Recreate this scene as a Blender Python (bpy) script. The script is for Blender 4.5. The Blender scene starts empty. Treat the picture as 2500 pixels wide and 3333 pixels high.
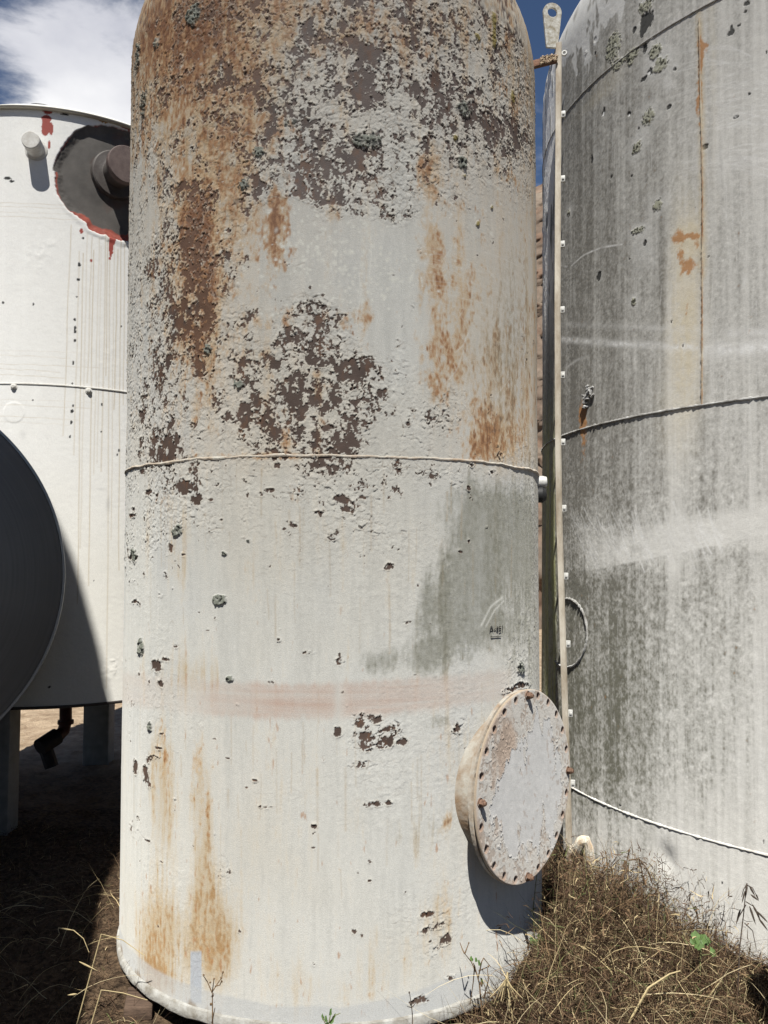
import bpy, math, random
import numpy as np
from mathutils import Matrix, Vector
D = bpy.data
SC = bpy.context.scene
COL = SC.collection
rad = math.radians

# ------------------------------------------------------------------ camera
W, H, F = 2500, 3333, 2767.0
TILT, ROLL, CZ = 0.0478, 0.0048, 1.6
cam = D.cameras.new('camera'); cam.sensor_fit = 'VERTICAL'; cam.sensor_height = 36; cam.lens = F / H * 36
cam.clip_start = .05; cam.clip_end = 3000
camo = D.objects.new('camera', cam); COL.objects.link(camo)
camo.matrix_world = Matrix.Translation((0, 0, CZ)) @ Matrix.Rotation(math.pi / 2 + TILT, 4, 'X') @ Matrix.Rotation(ROLL, 4, 'Z')
SC.camera = camo

# ------------------------------------------------------------------ light
SUN_EL, SUN_AZ = rad(57), rad(-5)          # azimuth measured from behind the camera towards the right
sdir = Vector((math.sin(SUN_AZ) * math.cos(SUN_EL), -math.cos(SUN_AZ) * math.cos(SUN_EL), math.sin(SUN_EL)))
sl = D.lights.new('sun', 'SUN'); sl.energy = 5.0; sl.angle = rad(.5); sl.color = (1, .965, .91)
so = D.objects.new('sun', sl); COL.objects.link(so)
so.rotation_euler = sdir.to_track_quat('Z', 'Y').to_euler()
SC.view_settings.view_transform = 'Standard'; SC.view_settings.look = 'None'
SC.view_settings.gamma = 1; SC.view_settings.exposure = .70

wd = D.worlds.new('World'); SC.world = wd; wd.use_nodes = True
nt = wd.node_tree; nt.nodes.clear()
def N(t, **k):
    n = nt.nodes.new(t)
    for a, b in k.items(): setattr(n, a, b)
    return n
def L(a, b): nt.links.new(a, b)
sky = N('ShaderNodeTexSky', sky_type='NISHITA', sun_disc=False)
sky.sun_elevation = SUN_EL; sky.sun_rotation = math.pi - SUN_AZ; sky.air_density = .8; sky.dust_density = .0; sky.ozone_density = 4.0; sky.altitude = 1200
tc = N('ShaderNodeTexCoord')
n1 = N('ShaderNodeTexNoise'); n1.inputs['Scale'].default_value = 3.1; n1.inputs['Detail'].default_value = 9; n1.inputs['Roughness'].default_value = .58; n1.inputs['Distortion'].default_value = .35
mp = N('ShaderNodeMapping'); mp.inputs['Scale'].default_value = (1, 1, 1.5); mp.inputs['Location'].default_value = (.3, .1, 0)
L(tc.outputs['Generated'], mp.inputs['Vector']); L(mp.outputs[0], n1.inputs['Vector'])
# one big cloud bank in the north-west part of the sky
dt = N('ShaderNodeVectorMath', operation='DOT_PRODUCT')
cdir = Vector((-.32, 1, .60)).normalized(); dt.inputs[1].default_value = cdir
L(tc.outputs['Generated'], dt.inputs[0])
mr = N('ShaderNodeMapRange'); mr.inputs['From Min'].default_value = .985; mr.inputs['From Max'].default_value = .9985
mr.inputs['To Min'].default_value = -.07; mr.inputs['To Max'].default_value = .20
L(dt.outputs['Value'], mr.inputs['Value'])
ad = N('ShaderNodeMath', operation='ADD'); L(n1.outputs['Fac'], ad.inputs[0]); L(mr.outputs[0], ad.inputs[1])
cr = N('ShaderNodeMapRange', interpolation_type='SMOOTHSTEP'); cr.inputs['From Min'].default_value = .51; cr.inputs['From Max'].default_value = .63
L(ad.outputs[0], cr.inputs['Value'])
n2 = N('ShaderNodeTexNoise'); n2.inputs['Scale'].default_value = 4.5; n2.inputs['Detail'].default_value = 6
L(mp.outputs[0], n2.inputs['Vector'])
cc = N('ShaderNodeMixRGB'); cc.inputs[1].default_value = (7.2, 7.35, 8.2, 1); cc.inputs[2].default_value = (11.8, 11.8, 12.0, 1)
mr2 = N('ShaderNodeMapRange'); mr2.inputs['From Min'].default_value = .38; mr2.inputs['From Max'].default_value = .62
L(n2.outputs['Fac'], mr2.inputs['Value']); L(mr2.outputs[0], cc.inputs[0])
mx = N('ShaderNodeMixRGB'); L(cr.outputs[0], mx.inputs[0]); L(sky.outputs[0], mx.inputs[1]); L(cc.outputs[0], mx.inputs[2])
bg = N('ShaderNodeBackground'); bg.inputs['Strength'].default_value = .051; L(mx.outputs[0], bg.inputs[0])
ow = N('ShaderNodeOutputWorld'); L(bg.outputs[0], ow.inputs[0])

# ------------------------------------------------------------------ projection helpers (used to read positions off the photograph)
def rays(p):
    p = np.atleast_2d(np.asarray(p, float)); x = (p[:, 0] - W / 2) / F; y = -(p[:, 1] - H / 2) / F
    c, s = math.cos(ROLL), math.sin(ROLL); x, y = c * x - s * y, s * x + c * y
    ct, st = math.cos(TILT), math.sin(TILT)
    return np.stack([x, ct - st * y, st + ct * y], 1)
def at(x, y, Y):
    d = rays((x, y))[0]; return Vector((d[0] * Y / d[1], Y, CZ + d[2] * Y / d[1]))
def on_ground(x, y, z=0.0):
    d = rays((x, y))[0]; t = (z - CZ) / d[2]; return Vector((d[0] * t, d[1] * t, z))
def proj(p):
    p = np.atleast_2d(p) - np.array([0, 0, CZ]); ct, st = math.cos(TILT), math.sin(TILT)
    dep = np.maximum(p[:, 1] * ct + p[:, 2] * st, .05); up = -p[:, 1] * st + p[:, 2] * ct; x = p[:, 0] / dep; y = up / dep
    c, s = math.cos(-ROLL), math.sin(-ROLL); x, y = c * x - s * y, s * x + c * y
    return W / 2 + F * x, H / 2 - F * y

class Frame:
    """a standing cylinder: base point, radius, slight lean"""
    def __init__(s, X, Y, R, ax=0, ay=0):
        s.R = R; z = Vector((ax, ay, 1)).normalized(); x = Vector((1, 0, -ax)); x -= z * x.dot(z); x.normalize(); y = z.cross(x)
        s.m = Matrix(((x.x, y.x, z.x, X), (x.y, y.y, z.y, Y), (x.z, y.z, z.z, 0), (0, 0, 0, 1)))
        s.A = np.array(s.m.to_3x3()); s.o = s.A.T @ (np.array([0, 0, CZ]) - np.array([X, Y, 0]))
    def hit(s, pts, dR=0):
        """image points -> (angle, z) on the cylinder; angle 0 faces -Y, grows towards +X"""
        d = rays(pts) @ s.A; o = s.o; R = s.R + dR
        a = d[:, 0]**2 + d[:, 1]**2; b = d[:, 0] * o[0] + d[:, 1] * o[1]; c = o[0]**2 + o[1]**2 - R * R
        t = (-b - np.sqrt(np.maximum(b * b - a * c, 1e-9))) / a; q = o + d * t[:, None]
        return np.arctan2(q[:, 0], -q[:, 1]), q[:, 2]
    def loc(s, a, z, dR=0):
        return Vector(((s.R + dR) * math.sin(a), -(s.R + dR) * math.cos(a), z))
    def px(s, PH, Z):
        q = np.stack([s.R * np.sin(PH).ravel(), -s.R * np.cos(PH).ravel(), Z.ravel()], 1) @ s.A.T + np.array(s.m.translation)
        x, y = proj(q); return x.reshape(PH.shape), y.reshape(PH.shape)

# ------------------------------------------------------------------ object helpers
def link(o, parent=None):
    COL.objects.link(o)
    if parent: o.parent = parent
    return o
def tag(o, label=None, cat=None, group=None, kind=None):
    if label: o['label'] = label
    if cat: o['category'] = cat
    if group: o['group'] = group
    if kind: o['kind'] = kind
    return o
def empty(name, m): 
    o = D.objects.new(name, None); o.empty_display_size = .1; link(o); o.matrix_world = m; return o
def mesh(name, V, Fc, mat, parent=None, smooth=True, col=None, m=None):
    me = D.meshes.new(name)
    V = np.asarray(V, np.float32)
    if isinstance(Fc, np.ndarray):
        k = Fc.shape[1]; me.vertices.add(len(V)); me.vertices.foreach_set('co', V.ravel())
        me.loops.add(Fc.size); me.loops.foreach_set('vertex_index', Fc.ravel().astype(np.int32))
        me.polygons.add(len(Fc)); me.polygons.foreach_set('loop_start', np.arange(0, Fc.size, k, dtype=np.int32))
        me.update(calc_edges=True)
    else:
        me.from_pydata([tuple(map(float, v)) for v in V], [], [tuple(int(i) for i in f) for f in Fc]); me.update()
    if smooth: me.polygons.foreach_set('use_smooth', np.ones(len(me.polygons), bool))
    if col is not None:
        at_ = me.attributes.new('col', 'FLOAT_COLOR', 'POINT'); c4 = np.ones((len(V), 4), np.float32); c4[:, :3] = col
        at_.data.foreach_set('color', c4.ravel())
    me.materials.append(mat)
    o = link(D.objects.new(name, me), parent)
    if m is not None: o.matrix_world = m
    return o
class MB:
    def __init__(s): s.v = []; s.f = []
    def add(s, V, Fc):
        b = len(s.v); s.v += [tuple(v) for v in V]; s.f += [tuple(i + b for i in f) for f in Fc]
    def box(s, c, sx, sy, sz, m=None, bev=.0):
        M3 = m or Matrix.Identity(3); b = min(bev, sx / 3, sy / 3, sz / 3)
        if b <= 0:
            P = [(x * sx / 2, y * sy / 2, z * sz / 2) for z in (-1, 1) for y in (-1, 1) for x in (-1, 1)]
            Fc = [(0, 2, 3, 1), (4, 5, 7, 6), (0, 1, 5, 4), (2, 6, 7, 3), (0, 4, 6, 2), (1, 3, 7, 5)]
        else:
            import bmesh
            bm = bmesh.new(); bmesh.ops.create_cube(bm, size=1)
            for v in bm.verts: v.co = Vector((v.co.x * sx, v.co.y * sy, v.co.z * sz))
            bmesh.ops.bevel(bm, geom=bm.edges[:], offset=b, segments=2, affect='EDGES', profile=.5)
            bm.verts.index_update(); P = [v.co.copy() for v in bm.verts]; Fc = [[v.index for v in f.verts] for f in bm.faces]; bm.free()
        s.add([Vector(c) + M3 @ Vector(p) for p in P], Fc)
    def tube(s, pts, r, n=8, cap=True, jit=0, rnd=None):
        pts = [Vector(p) for p in pts]; k = len(pts); V = []; Fc = []; up = None
        for i, p in enumerate(pts):
            d = (pts[min(i + 1, k - 1)] - pts[max(i - 1, 0)]).normalized()
            if up is None: up = Vector((0, 0, 1)) if abs(d.z) < .9 else Vector((1, 0, 0))
            u = (up - d * up.dot(d)).normalized(); w = d.cross(u); up = u
            ri = r[i] if hasattr(r, '__len__') else r
            for j in range(n):
                t = 2 * math.pi * j / n; rr = ri * (1 + (rnd.uniform(-jit, jit) if jit else 0))
                V.append(p + u * math.cos(t) * rr + w * math.sin(t) * rr)
        for i in range(k - 1):
            for j in range(n): Fc.append((i * n + j, i * n + (j + 1) % n, (i + 1) * n + (j + 1) % n, (i + 1) * n + j))
        if cap: Fc += [tuple(range(n))[::-1], tuple(range((k - 1) * n, k * n))]
        s.add(V, Fc)
    def lathe(s, prof, n=64, m=None, close=True, a0=0, a1=2 * math.pi):
        """prof [(r, h)], axis +Z of m"""
        M4 = m or Matrix.Identity(4); V = []; Fc = []; full = abs(a1 - a0 - 2 * math.pi) < 1e-6; cnt = n if full else n + 1
        for j in range(cnt):
            t = a0 + (a1 - a0) * j / n
            for r, h in prof: V.append(M4 @ Vector((r * math.cos(t), r * math.sin(t), h)))
        k = len(prof)
        for j in range(n):
            j2 = (j + 1) % cnt
            for i in range(k - 1): Fc.append((j * k + i, j2 * k + i, j2 * k + i + 1, j * k + i + 1))
        if close and full:
            if prof[0][0] > 1e-5: Fc.append(tuple(j * k for j in range(n))[::-1])
            if prof[-1][0] > 1e-5: Fc.append(tuple(j * k + k - 1 for j in range(n)))
        s.add(V, Fc)
    def build(s, name, mat, parent=None, smooth=True, ang=35):
        o = mesh(name, s.v, s.f, mat, parent, smooth=False)
        if smooth:
            me = o.data; me.polygons.foreach_set('use_smooth', np.ones(len(me.polygons), bool)); me.set_sharp_from_angle(angle=rad(ang))
        return o

# ------------------------------------------------------------------ materials
def pbr(name, col, rough=.7, metal=0, spec=.3, var=.25, scale=30, bump=.15, bscale=150, col2=None, diffr=0.0, attr=False, stretch=None):
    m = D.materials.new(name); m.use_nodes = True; t = m.node_tree; b = t.nodes['Principled BSDF']
    b.inputs['Roughness'].default_value = rough; b.inputs['Metallic'].default_value = metal; b.inputs['Specular IOR Level'].default_value = spec
    b.inputs['Diffuse Roughness'].default_value = diffr
    co = t.nodes.new('ShaderNodeTexCoord'); src = co.outputs['Object']
    if stretch:
        mpn = t.nodes.new('ShaderNodeMapping'); mpn.inputs['Scale'].default_value = stretch; t.links.new(src, mpn.inputs[0]); src = mpn.outputs[0]
    n = t.nodes.new('ShaderNodeTexNoise'); n.inputs['Scale'].default_value = scale; n.inputs['Detail'].default_value = 8; n.inputs['Roughness'].default_value = .65
    t.links.new(src, n.inputs['Vector'])
    if attr:
        a = t.nodes.new('ShaderNodeAttribute'); a.attribute_name = 'col'; base = a.outputs['Color']
        r = t.nodes.new('ShaderNodeMapRange'); r.inputs['From Min'].default_value = .3; r.inputs['From Max'].default_value = .7
        r.inputs['To Min'].default_value = 1 - var; r.inputs['To Max'].default_value = 1 + var * .8; t.links.new(n.outputs['Fac'], r.inputs['Value'])
        mu = t.nodes.new('ShaderNodeVectorMath'); mu.operation = 'SCALE'; t.links.new(base, mu.inputs[0]); t.links.new(r.outputs[0], mu.inputs['Scale'])
        t.links.new(mu.outputs[0], b.inputs['Base Color'])
    else:
        c2 = col2 or tuple(c * (1 - var) for c in col); r = t.nodes.new('ShaderNodeValToRGB')
        r.color_ramp.elements[0].position = .35; r.color_ramp.elements[1].position = .65
        r.color_ramp.elements[0].color = (*c2, 1); r.color_ramp.elements[1].color = (*col, 1)
        t.links.new(n.outputs['Fac'], r.inputs[0]); t.links.new(r.outputs[0], b.inputs['Base Color'])
    if bump:
        n2 = t.nodes.new('ShaderNodeTexNoise'); n2.inputs['Scale'].default_value = bscale; n2.inputs['Detail'].default_value = 5
        t.links.new(src, n2.inputs['Vector']); bp = t.nodes.new('ShaderNodeBump'); bp.inputs['Strength'].default_value = bump; bp.inputs['Distance'].default_value = .004
        t.links.new(n2.outputs['Fac'], bp.inputs['Height']); t.links.new(bp.outputs[0], b.inputs['Normal'])
    return m
M_shell = pbr('weathered_paint', None, rough=.72, spec=.25, var=.15, scale=300, bump=.30, bscale=300, diffr=1.0, attr=True)
M_leaf = pbr('dry_plant', None, rough=.8, spec=.15, var=.25, scale=60, bump=0, attr=True)
M_green = pbr('green_leaf', (.10, .17, .05), rough=.6, var=.35, scale=60, bump=.1)
M_white = pbr('chalky_white_paint', (.70, .70, .67), rough=.6, col2=(.52, .50, .45), scale=25, bump=.3, bscale=90, diffr=1)
M_shadewhite = pbr('leg_white_shaded', (.26, .26, .245), rough=.65, var=.25, scale=14, bump=.2)  # white leg paint darkened to stand for the shade under the tank
M_bead = pbr('painted_weld', (.48, .46, .40), rough=.75, col2=(.36, .28, .20), scale=22, bump=.5, bscale=160, diffr=1)
M_bead2 = pbr('grey_weld', (.52, .52, .50), rough=.75, col2=(.15, .14, .12), scale=16, bump=.6, bscale=180, diffr=1)
M_rust = pbr('rusty_iron', (.22, .12, .075), rough=.85, col2=(.10, .06, .045), scale=45, bump=.6, bscale=140)
M_brown = pbr('rusty_bolt', (.20, .12, .08), rough=.8, col2=(.10, .06, .04), scale=90, bump=.5, bscale=240)
M_gauge = pbr('grimy_cream_strip', (.40, .37, .31), rough=.75, col2=(.22, .18, .13), scale=14, bump=.3, stretch=(1, 1, .35))
M_lichen = pbr('lichen_crust', (.40, .33, .22), rough=.95, col2=(.20, .13, .09), scale=90, bump=1, bscale=120)
M_clip = pbr('white_clip', (.52, .52, .49), rough=.5, var=.3, scale=80, bump=.2)
M_steel = pbr('dull_brushed_steel', (.30, .30, .295), rough=.4, metal=1, col2=(.22, .22, .215), scale=9, bump=.05, bscale=60)
M_dark = pbr('dark_steel', (.075, .068, .062), rough=.6, col2=(.05, .042, .038), scale=18, bump=.3, bscale=80)
M_capd = pbr('brown_steel_cap', (.10, .075, .066), rough=.65, col2=(.07, .05, .045), scale=30, bump=.3)
M_redp = pbr('red_pipe_shaded', (.055, .013, .010), rough=.6, var=.4, scale=20, bump=.2)  # red darkened in place of the shade missing on the drain
M_black = pbr('black_rubber', (.02, .02, .02), rough=.6, var=.3, bump=.1)
M_ink = pbr('black_ink', (.015, .015, .015), rough=.7, bump=0)
M_wood = pbr('weathered_wood', (.12, .08, .055), rough=.85, col2=(.06, .04, .028), scale=20, stretch=(1, 8, 8), bump=.5, bscale=60)
M_shadetank = pbr('shade_tank_offwhite', (.62, .62, .6), rough=.7, var=.2, scale=6, bump=.1)

# ------------------------------------------------------------------ noise on a (rows x cols) sheet
def _spl(u):                       # cubic B-spline weights for lattice coordinate u
    i = np.floor(u).astype(int); t = u - i
    return i, np.stack([(1 - t)**3 / 6, (3 * t**3 - 6 * t**2 + 4) / 6, (-3 * t**3 + 3 * t**2 + 3 * t + 1) / 6, t**3 / 6], 1)
class Sheet:
    def __init__(s, S, Z, seed): s.S = S; s.Z = Z; s.seed = seed; s.n = 0; s.sh = (len(Z), len(S))
    def noise(s, cs, cz=None):
        """smooth noise, about N(0,1)*.5; cs, cz = cell size in metres along the girth and height"""
        cz = cz or cs; s.n += 1; rng = np.random.default_rng(s.seed * 1000 + s.n)
        u = (s.S - s.S.min()) / cs + rng.random(); v = (s.Z - s.Z.min()) / cz + rng.random()
        lat = rng.standard_normal((int(v.max()) + 5, int(u.max()) + 5))
        iu, wu = _spl(u); iv, wv = _spl(v)
        tmp = sum(lat[:, iu + k] * wu[:, k] for k in range(4)); out = sum(tmp[iv + k, :] * wv[:, k:k + 1] for k in range(4))
        return (out * 1.05).astype(np.float32)
    def fbm(s, cs, cz=None, o=4, g=.55):
        cz = cz or cs; r = 0; a = 1; tot = 0
        for i in range(o): r = r + a * s.noise(cs / 2**i, cz / 2**i); tot += a * a; a *= g
        return r / math.sqrt(tot)
    def cells(s, c, warp=.0, wc=.03, asp=1.0):
        """Voronoi: per-cell random (2 of them), offset from the cell's seed in metres, F2-F1"""
        s.n += 1; rng = np.random.default_rng(s.seed * 1000 + s.n)
        wx = s.noise(wc) * warp; wy = s.noise(wc) * warp
        U = (s.S[None, :] + wx - s.S.min()) / c + 3; V = (s.Z[:, None] + wy - s.Z.min()) / (c * asp) + 3
        gu = int(U.max()) + 5; gv = int(V.max()) + 5
        J = rng.random((gv, gu, 2)).astype(np.float32); Rn = rng.random((gv, gu, 3)).astype(np.float32)
        iu = np.clip(U.astype(int), 1, gu - 2); iv = np.clip(V.astype(int), 1, gv - 2)
        best = np.full(s.sh, 9., np.float32); sec = best.copy(); bi = np.zeros(s.sh, int)
        for dv in (-1, 0, 1):
            for du in (-1, 0, 1):
                a = iu + du; b = iv + dv; j = J[b, a]
                d = (U - a - j[..., 0])**2 + (V - b - j[..., 1])**2
                m = d < best; sec = np.where(m, best, np.minimum(sec, d)); best = np.where(m, d, best); bi = np.where(m, b * gu + a, bi)
        R_ = Rn.reshape(-1, 3)[bi]; jj = J.reshape(-1, 2)[bi]
        dx = (U - bi % gu - jj[..., 0]) * c; dy = (V - bi // gu - jj[..., 1]) * c * asp
        return R_[..., 0], R_[..., 1], dx.astype(np.float32), dy.astype(np.float32), (np.sqrt(sec) - np.sqrt(best)) * c, R_[..., 2]
def sm(x, a, b):
    t = np.clip((x - a) / (b - a), 0, 1); return t * t * (3 - 2 * t)
def boxblur(A, n, ax):
    if n < 1: return A
    p = [(0, 0), (0, 0)]; p[ax] = (n + 1, n); c = np.cumsum(np.pad(A, p, mode='edge').astype(np.float64), ax)
    k = 2 * n + 1; m = A.shape[ax]
    return ((np.take(c, range(k, k + m), ax) - np.take(c, range(0, m), ax)) / k).astype(np.float32)
def blur(A, n): 
    for _ in range(2): A = boxblur(boxblur(A, n, 0), n, 1)
    return A
def mixc(C, c, f):
    return C + (np.asarray(c, np.float32) - C) * np.clip(f, 0, 1)[..., None]
def blobs(fr, sh, PH, lst, soft=.8, k=1.0, wx=0, wy=0):
    """soft spots at photograph positions laid onto the cylinder: (x, y, rx, ry, amount) in source pixels*k"""
    A = np.zeros(sh.sh, np.float32); S = sh.S[None, :] + wx; Z = sh.Z[:, None] + wy
    for b in lst:
        x, y, rx, ry, am = [q * (k if i < 4 else 1) for i, q in enumerate(b[:5])]
        a, z = fr.hit([(x, y), (x - rx, y), (x + rx, y), (x, y - ry), (x, y + ry)])
        s0 = a[0] * fr.R; rs = max(abs(a[2] - a[1]) * fr.R / 2, .003); rz = max(abs(z[4] - z[3]) / 2, .003)
        c0 = np.searchsorted(sh.S, s0 - 3 * rs); c1 = np.searchsorted(sh.S, s0 + 3 * rs)
        r0 = np.searchsorted(sh.Z, z[0] - 3 * rz); r1 = np.searchsorted(sh.Z, z[0] + 3 * rz)
        if c1 <= c0 or r1 <= r0: continue
        Sl = S[:, c0:c1] if S.shape[0] == 1 else S[r0:r1, c0:c1]; Zl = Z[r0:r1] if Z.shape[1] == 1 else Z[r0:r1, c0:c1]
        d = ((Sl - s0) / rs)**2 + ((Zl - z[0]) / rz)**2
        A[r0:r1, c0:c1] += am * np.exp(-soft * d**1.3)
    return A
def table(fr, PH, Zg, xs, ys, T):
    """coarse table of amounts given at photograph positions, interpolated over the cylinder"""
    x, y = fr.px(PH, Zg); T = np.asarray(T, float)
    fx = np.clip(np.interp(x, xs, range(len(xs))), 0, len(xs) - 1.0001); fy = np.clip(np.interp(y, ys, range(len(ys))), 0, len(ys) - 1.0001)
    i = fx.astype(int); j = fy.astype(int); u = fx - i; v = fy - j; u = u * u * (3 - 2 * u); v = v * v * (3 - 2 * v)
    return ((T[j, i] * (1 - u) + T[j, i + 1] * u) * (1 - v) + (T[j + 1, i] * (1 - u) + T[j + 1, i + 1] * u) * v).astype(np.float32)
def strokes(fr, sh, lst, k=1.0):
    """thin lines on the surface: (points, half width m, amount)"""
    A = np.zeros(sh.sh, np.float32)
    for pts, hw, am in lst:
        a, z = fr.hit(np.array(pts, float) * k); s_ = a * fr.R
        for i in range(len(pts) - 1):
            p = np.array([s_[i], z[i]]); q = np.array([s_[i + 1], z[i + 1]]); lo = np.minimum(p, q) - 4 * hw; hi = np.maximum(p, q) + 4 * hw
            c0, c1 = np.searchsorted(sh.S, [lo[0], hi[0]]); r0, r1 = np.searchsorted(sh.Z, [lo[1], hi[1]])
            if c1 <= c0 or r1 <= r0: continue
            X = sh.S[None, c0:c1] - p[0]; Y = sh.Z[r0:r1, None] - p[1]; d = q - p; t = np.clip((X * d[0] + Y * d[1]) / (d @ d + 1e-12), 0, 1)
            ds = np.hypot(X - t * d[0], Y - t * d[1]); A[r0:r1, c0:c1] = np.maximum(A[r0:r1, c0:c1], am * np.exp(-(ds / hw)**2))
    return A
def tank_grid(fr, zlo, zhi, step, a0, a1, b, dome_rows=46, back=70, c_mid=None):
    """angles and profile of a closed dish-topped shell; the seen part is fine, the back coarse"""
    n = int((a1 - a0) * fr.R / step); fine = np.linspace(a0, a1, n)
    bk = np.linspace(a1, a0 + 2 * math.pi, back + 2)[1:-1]; ph = np.concatenate([fine, bk])
    z = np.arange(zlo, zhi, step); t = np.linspace(0, math.pi / 2, dome_rows + 1)[1:]**1.0
    t = (np.linspace(0, 1, dome_rows + 1)[1:])**1.5 * math.pi / 2 * .985
    rp = np.concatenate([np.full(len(z), fr.R), fr.R * np.cos(t)]); zp = np.concatenate([z, zhi + b * np.sin(t)])
    nr = np.concatenate([np.ones(len(z)), np.cos(t)]); nz = np.concatenate([np.zeros(len(z)), np.sin(t)])
    arc = np.concatenate([[0], np.cumsum(np.hypot(np.diff(rp), np.diff(zp)))]) + zlo
    return ph, rp, zp, nr, nz, arc
def tank_mesh(name, fr, ph, rp, zp, nr, nz, Hd, C, mat, parent, bottom=True):
    r, c = len(rp), len(ph); RR = rp[:, None] + nr[:, None] * Hd; ZZ = zp[:, None] + nz[:, None] * Hd
    V = np.stack([RR * np.sin(ph)[None], -RR * np.cos(ph)[None], ZZ], -1).reshape(-1, 3)
    i = np.arange(r - 1)[:, None] * c; j = np.arange(c)[None]; j2 = (j + 1) % c
    Q = np.stack([i + j, i + j2, i + c + j2, i + c + j], -1).reshape(-1, 4)
    V = np.vstack([V, [[0, 0, ZZ[-1].mean()]]]); Cc = np.vstack([C.reshape(-1, 3), C[-1].mean(0)[None]])
    jj = np.arange(c); top = np.stack([(r - 1) * c + jj, (r - 1) * c + (jj + 1) % c, np.full(c, r * c), np.full(c, r * c)], -1)
    Q = np.vstack([Q]); tri = [(a, b_, d) for a, b_, d, _ in top]
    o = mesh(name, V, Q, mat, parent, col=Cc)
    return o

# ================================================================== ground and hill
def ground_z(x, y):
    z = .035 * np.sin(x * 1.7 + .6) * np.sin(y * 1.3) + .02 * np.sin(x * 4.1 + y * 3.3)
    z = z - .08 * np.exp(-((x + .6)**2 + (y - 3.0)**2) / .30) - .05                  # hollow under the left of the big tank
    z = z + .10 * np.exp(-((x - .95)**2 / .25 + (y - 3.75)**2 / .5)) + .10 * np.exp(-((x - .66)**2 / .06 + (y - 3.2)**2 / .14)) + .085 * np.exp(-((x - .50)**2 / .035 + (y - 2.98)**2 / .035)) + .05 * sm(x, .2, 1.2)   # heap between the two tanks
    z = z + sm(y, 7, 60) * .6
    return z
def build_ground():
    g1 = np.concatenate([-np.geomspace(1500, 4.2, 26), np.arange(-4, 4.01, .05), np.geomspace(4.2, 1500, 26)])
    g2 = np.concatenate([-np.geomspace(1500, 2.2, 16), np.arange(-2, 9.01, .05), np.geomspace(9.2, 1500, 34)])
    X, Y = np.meshgrid(g1, g2); Z = ground_z(X, Y)
    rng = np.random.default_rng(4); Z = Z + rng.normal(0, .006, Z.shape) * (np.abs(X) < 4.1)
    r, c = X.shape; i = np.arange(r - 1)[:, None] * c; j = np.arange(c - 1)[None]
    Q = np.stack([i + j, i + j + 1, i + c + j + 1, i + c + j], -1).reshape(-1, 4)
    m = D.materials.new('ground_earth'); m.use_nodes = True; t = m.node_tree; b = t.nodes['Principled BSDF']; b.inputs['Roughness'].default_value = .95; b.inputs['Specular IOR Level'].default_value = .1
    ge = t.nodes.new('ShaderNodeNewGeometry'); sx = t.nodes.new('ShaderNodeSeparateXYZ'); t.links.new(ge.outputs['Position'], sx.inputs[0])
    def noise(sc, d=8, r=.65):
        n = t.nodes.new('ShaderNodeTexNoise'); n.inputs['Scale'].default_value = sc; n.inputs['Detail'].default_value = d; n.inputs['Roughness'].default_value = r; t.links.new(ge.outputs['Position'], n.inputs['Vector']); return n.outputs['Fac']
    def ramp(f, p0, p1, c0, c1):
        n = t.nodes.new('ShaderNodeValToRGB'); e = n.color_ramp.elements; e[0].position = p0; e[1].position = p1; e[0].color = (*c0, 1); e[1].color = (*c1, 1); t.links.new(f, n.inputs[0]); return n.outputs[0]
    litter = ramp(noise(38), .38, .66, (.035, .024, .016), (.16, .11, .068)); dirt = ramp(noise(7), .35, .68, (.24, .175, .115), (.46, .36, .25))
    mr = t.nodes.new('ShaderNodeMapRange'); mr.inputs['From Min'].default_value = 5.4; mr.inputs['From Max'].default_value = 7.4
    ad = t.nodes.new('ShaderNodeMath'); ad.operation = 'MULTIPLY_ADD'; ad.inputs[1].default_value = 3; t.links.new(noise(1.3), ad.inputs[0]); t.links.new(sx.outputs['Y'], ad.inputs[2])
    sb = t.nodes.new('ShaderNodeMath'); sb.operation = 'SUBTRACT'; sb.inputs[1].default_value = 1.5; t.links.new(ad.outputs[0], sb.inputs[0]); t.links.new(sb.outputs[0], mr.inputs['Value'])
    mx = t.nodes.new('ShaderNodeMixRGB'); t.links.new(mr.outputs[0], mx.inputs[0]); t.links.new(litter, mx.inputs[1]); t.links.new(dirt, mx.inputs[2]); t.links.new(mx.outputs[0], b.inputs['Base Color'])
    bp = t.nodes.new('ShaderNodeBump'); bp.inputs['Strength'].default_value = .9; bp.inputs['Distance'].default_value = .03; t.links.new(noise(45), bp.inputs['Height']); t.links.new(bp.outputs[0], b.inputs['Normal'])
    tag(mesh('ground', np.stack([X, Y, Z], -1).reshape(-1, 3), Q, m), kind='structure')
build_ground()

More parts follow.
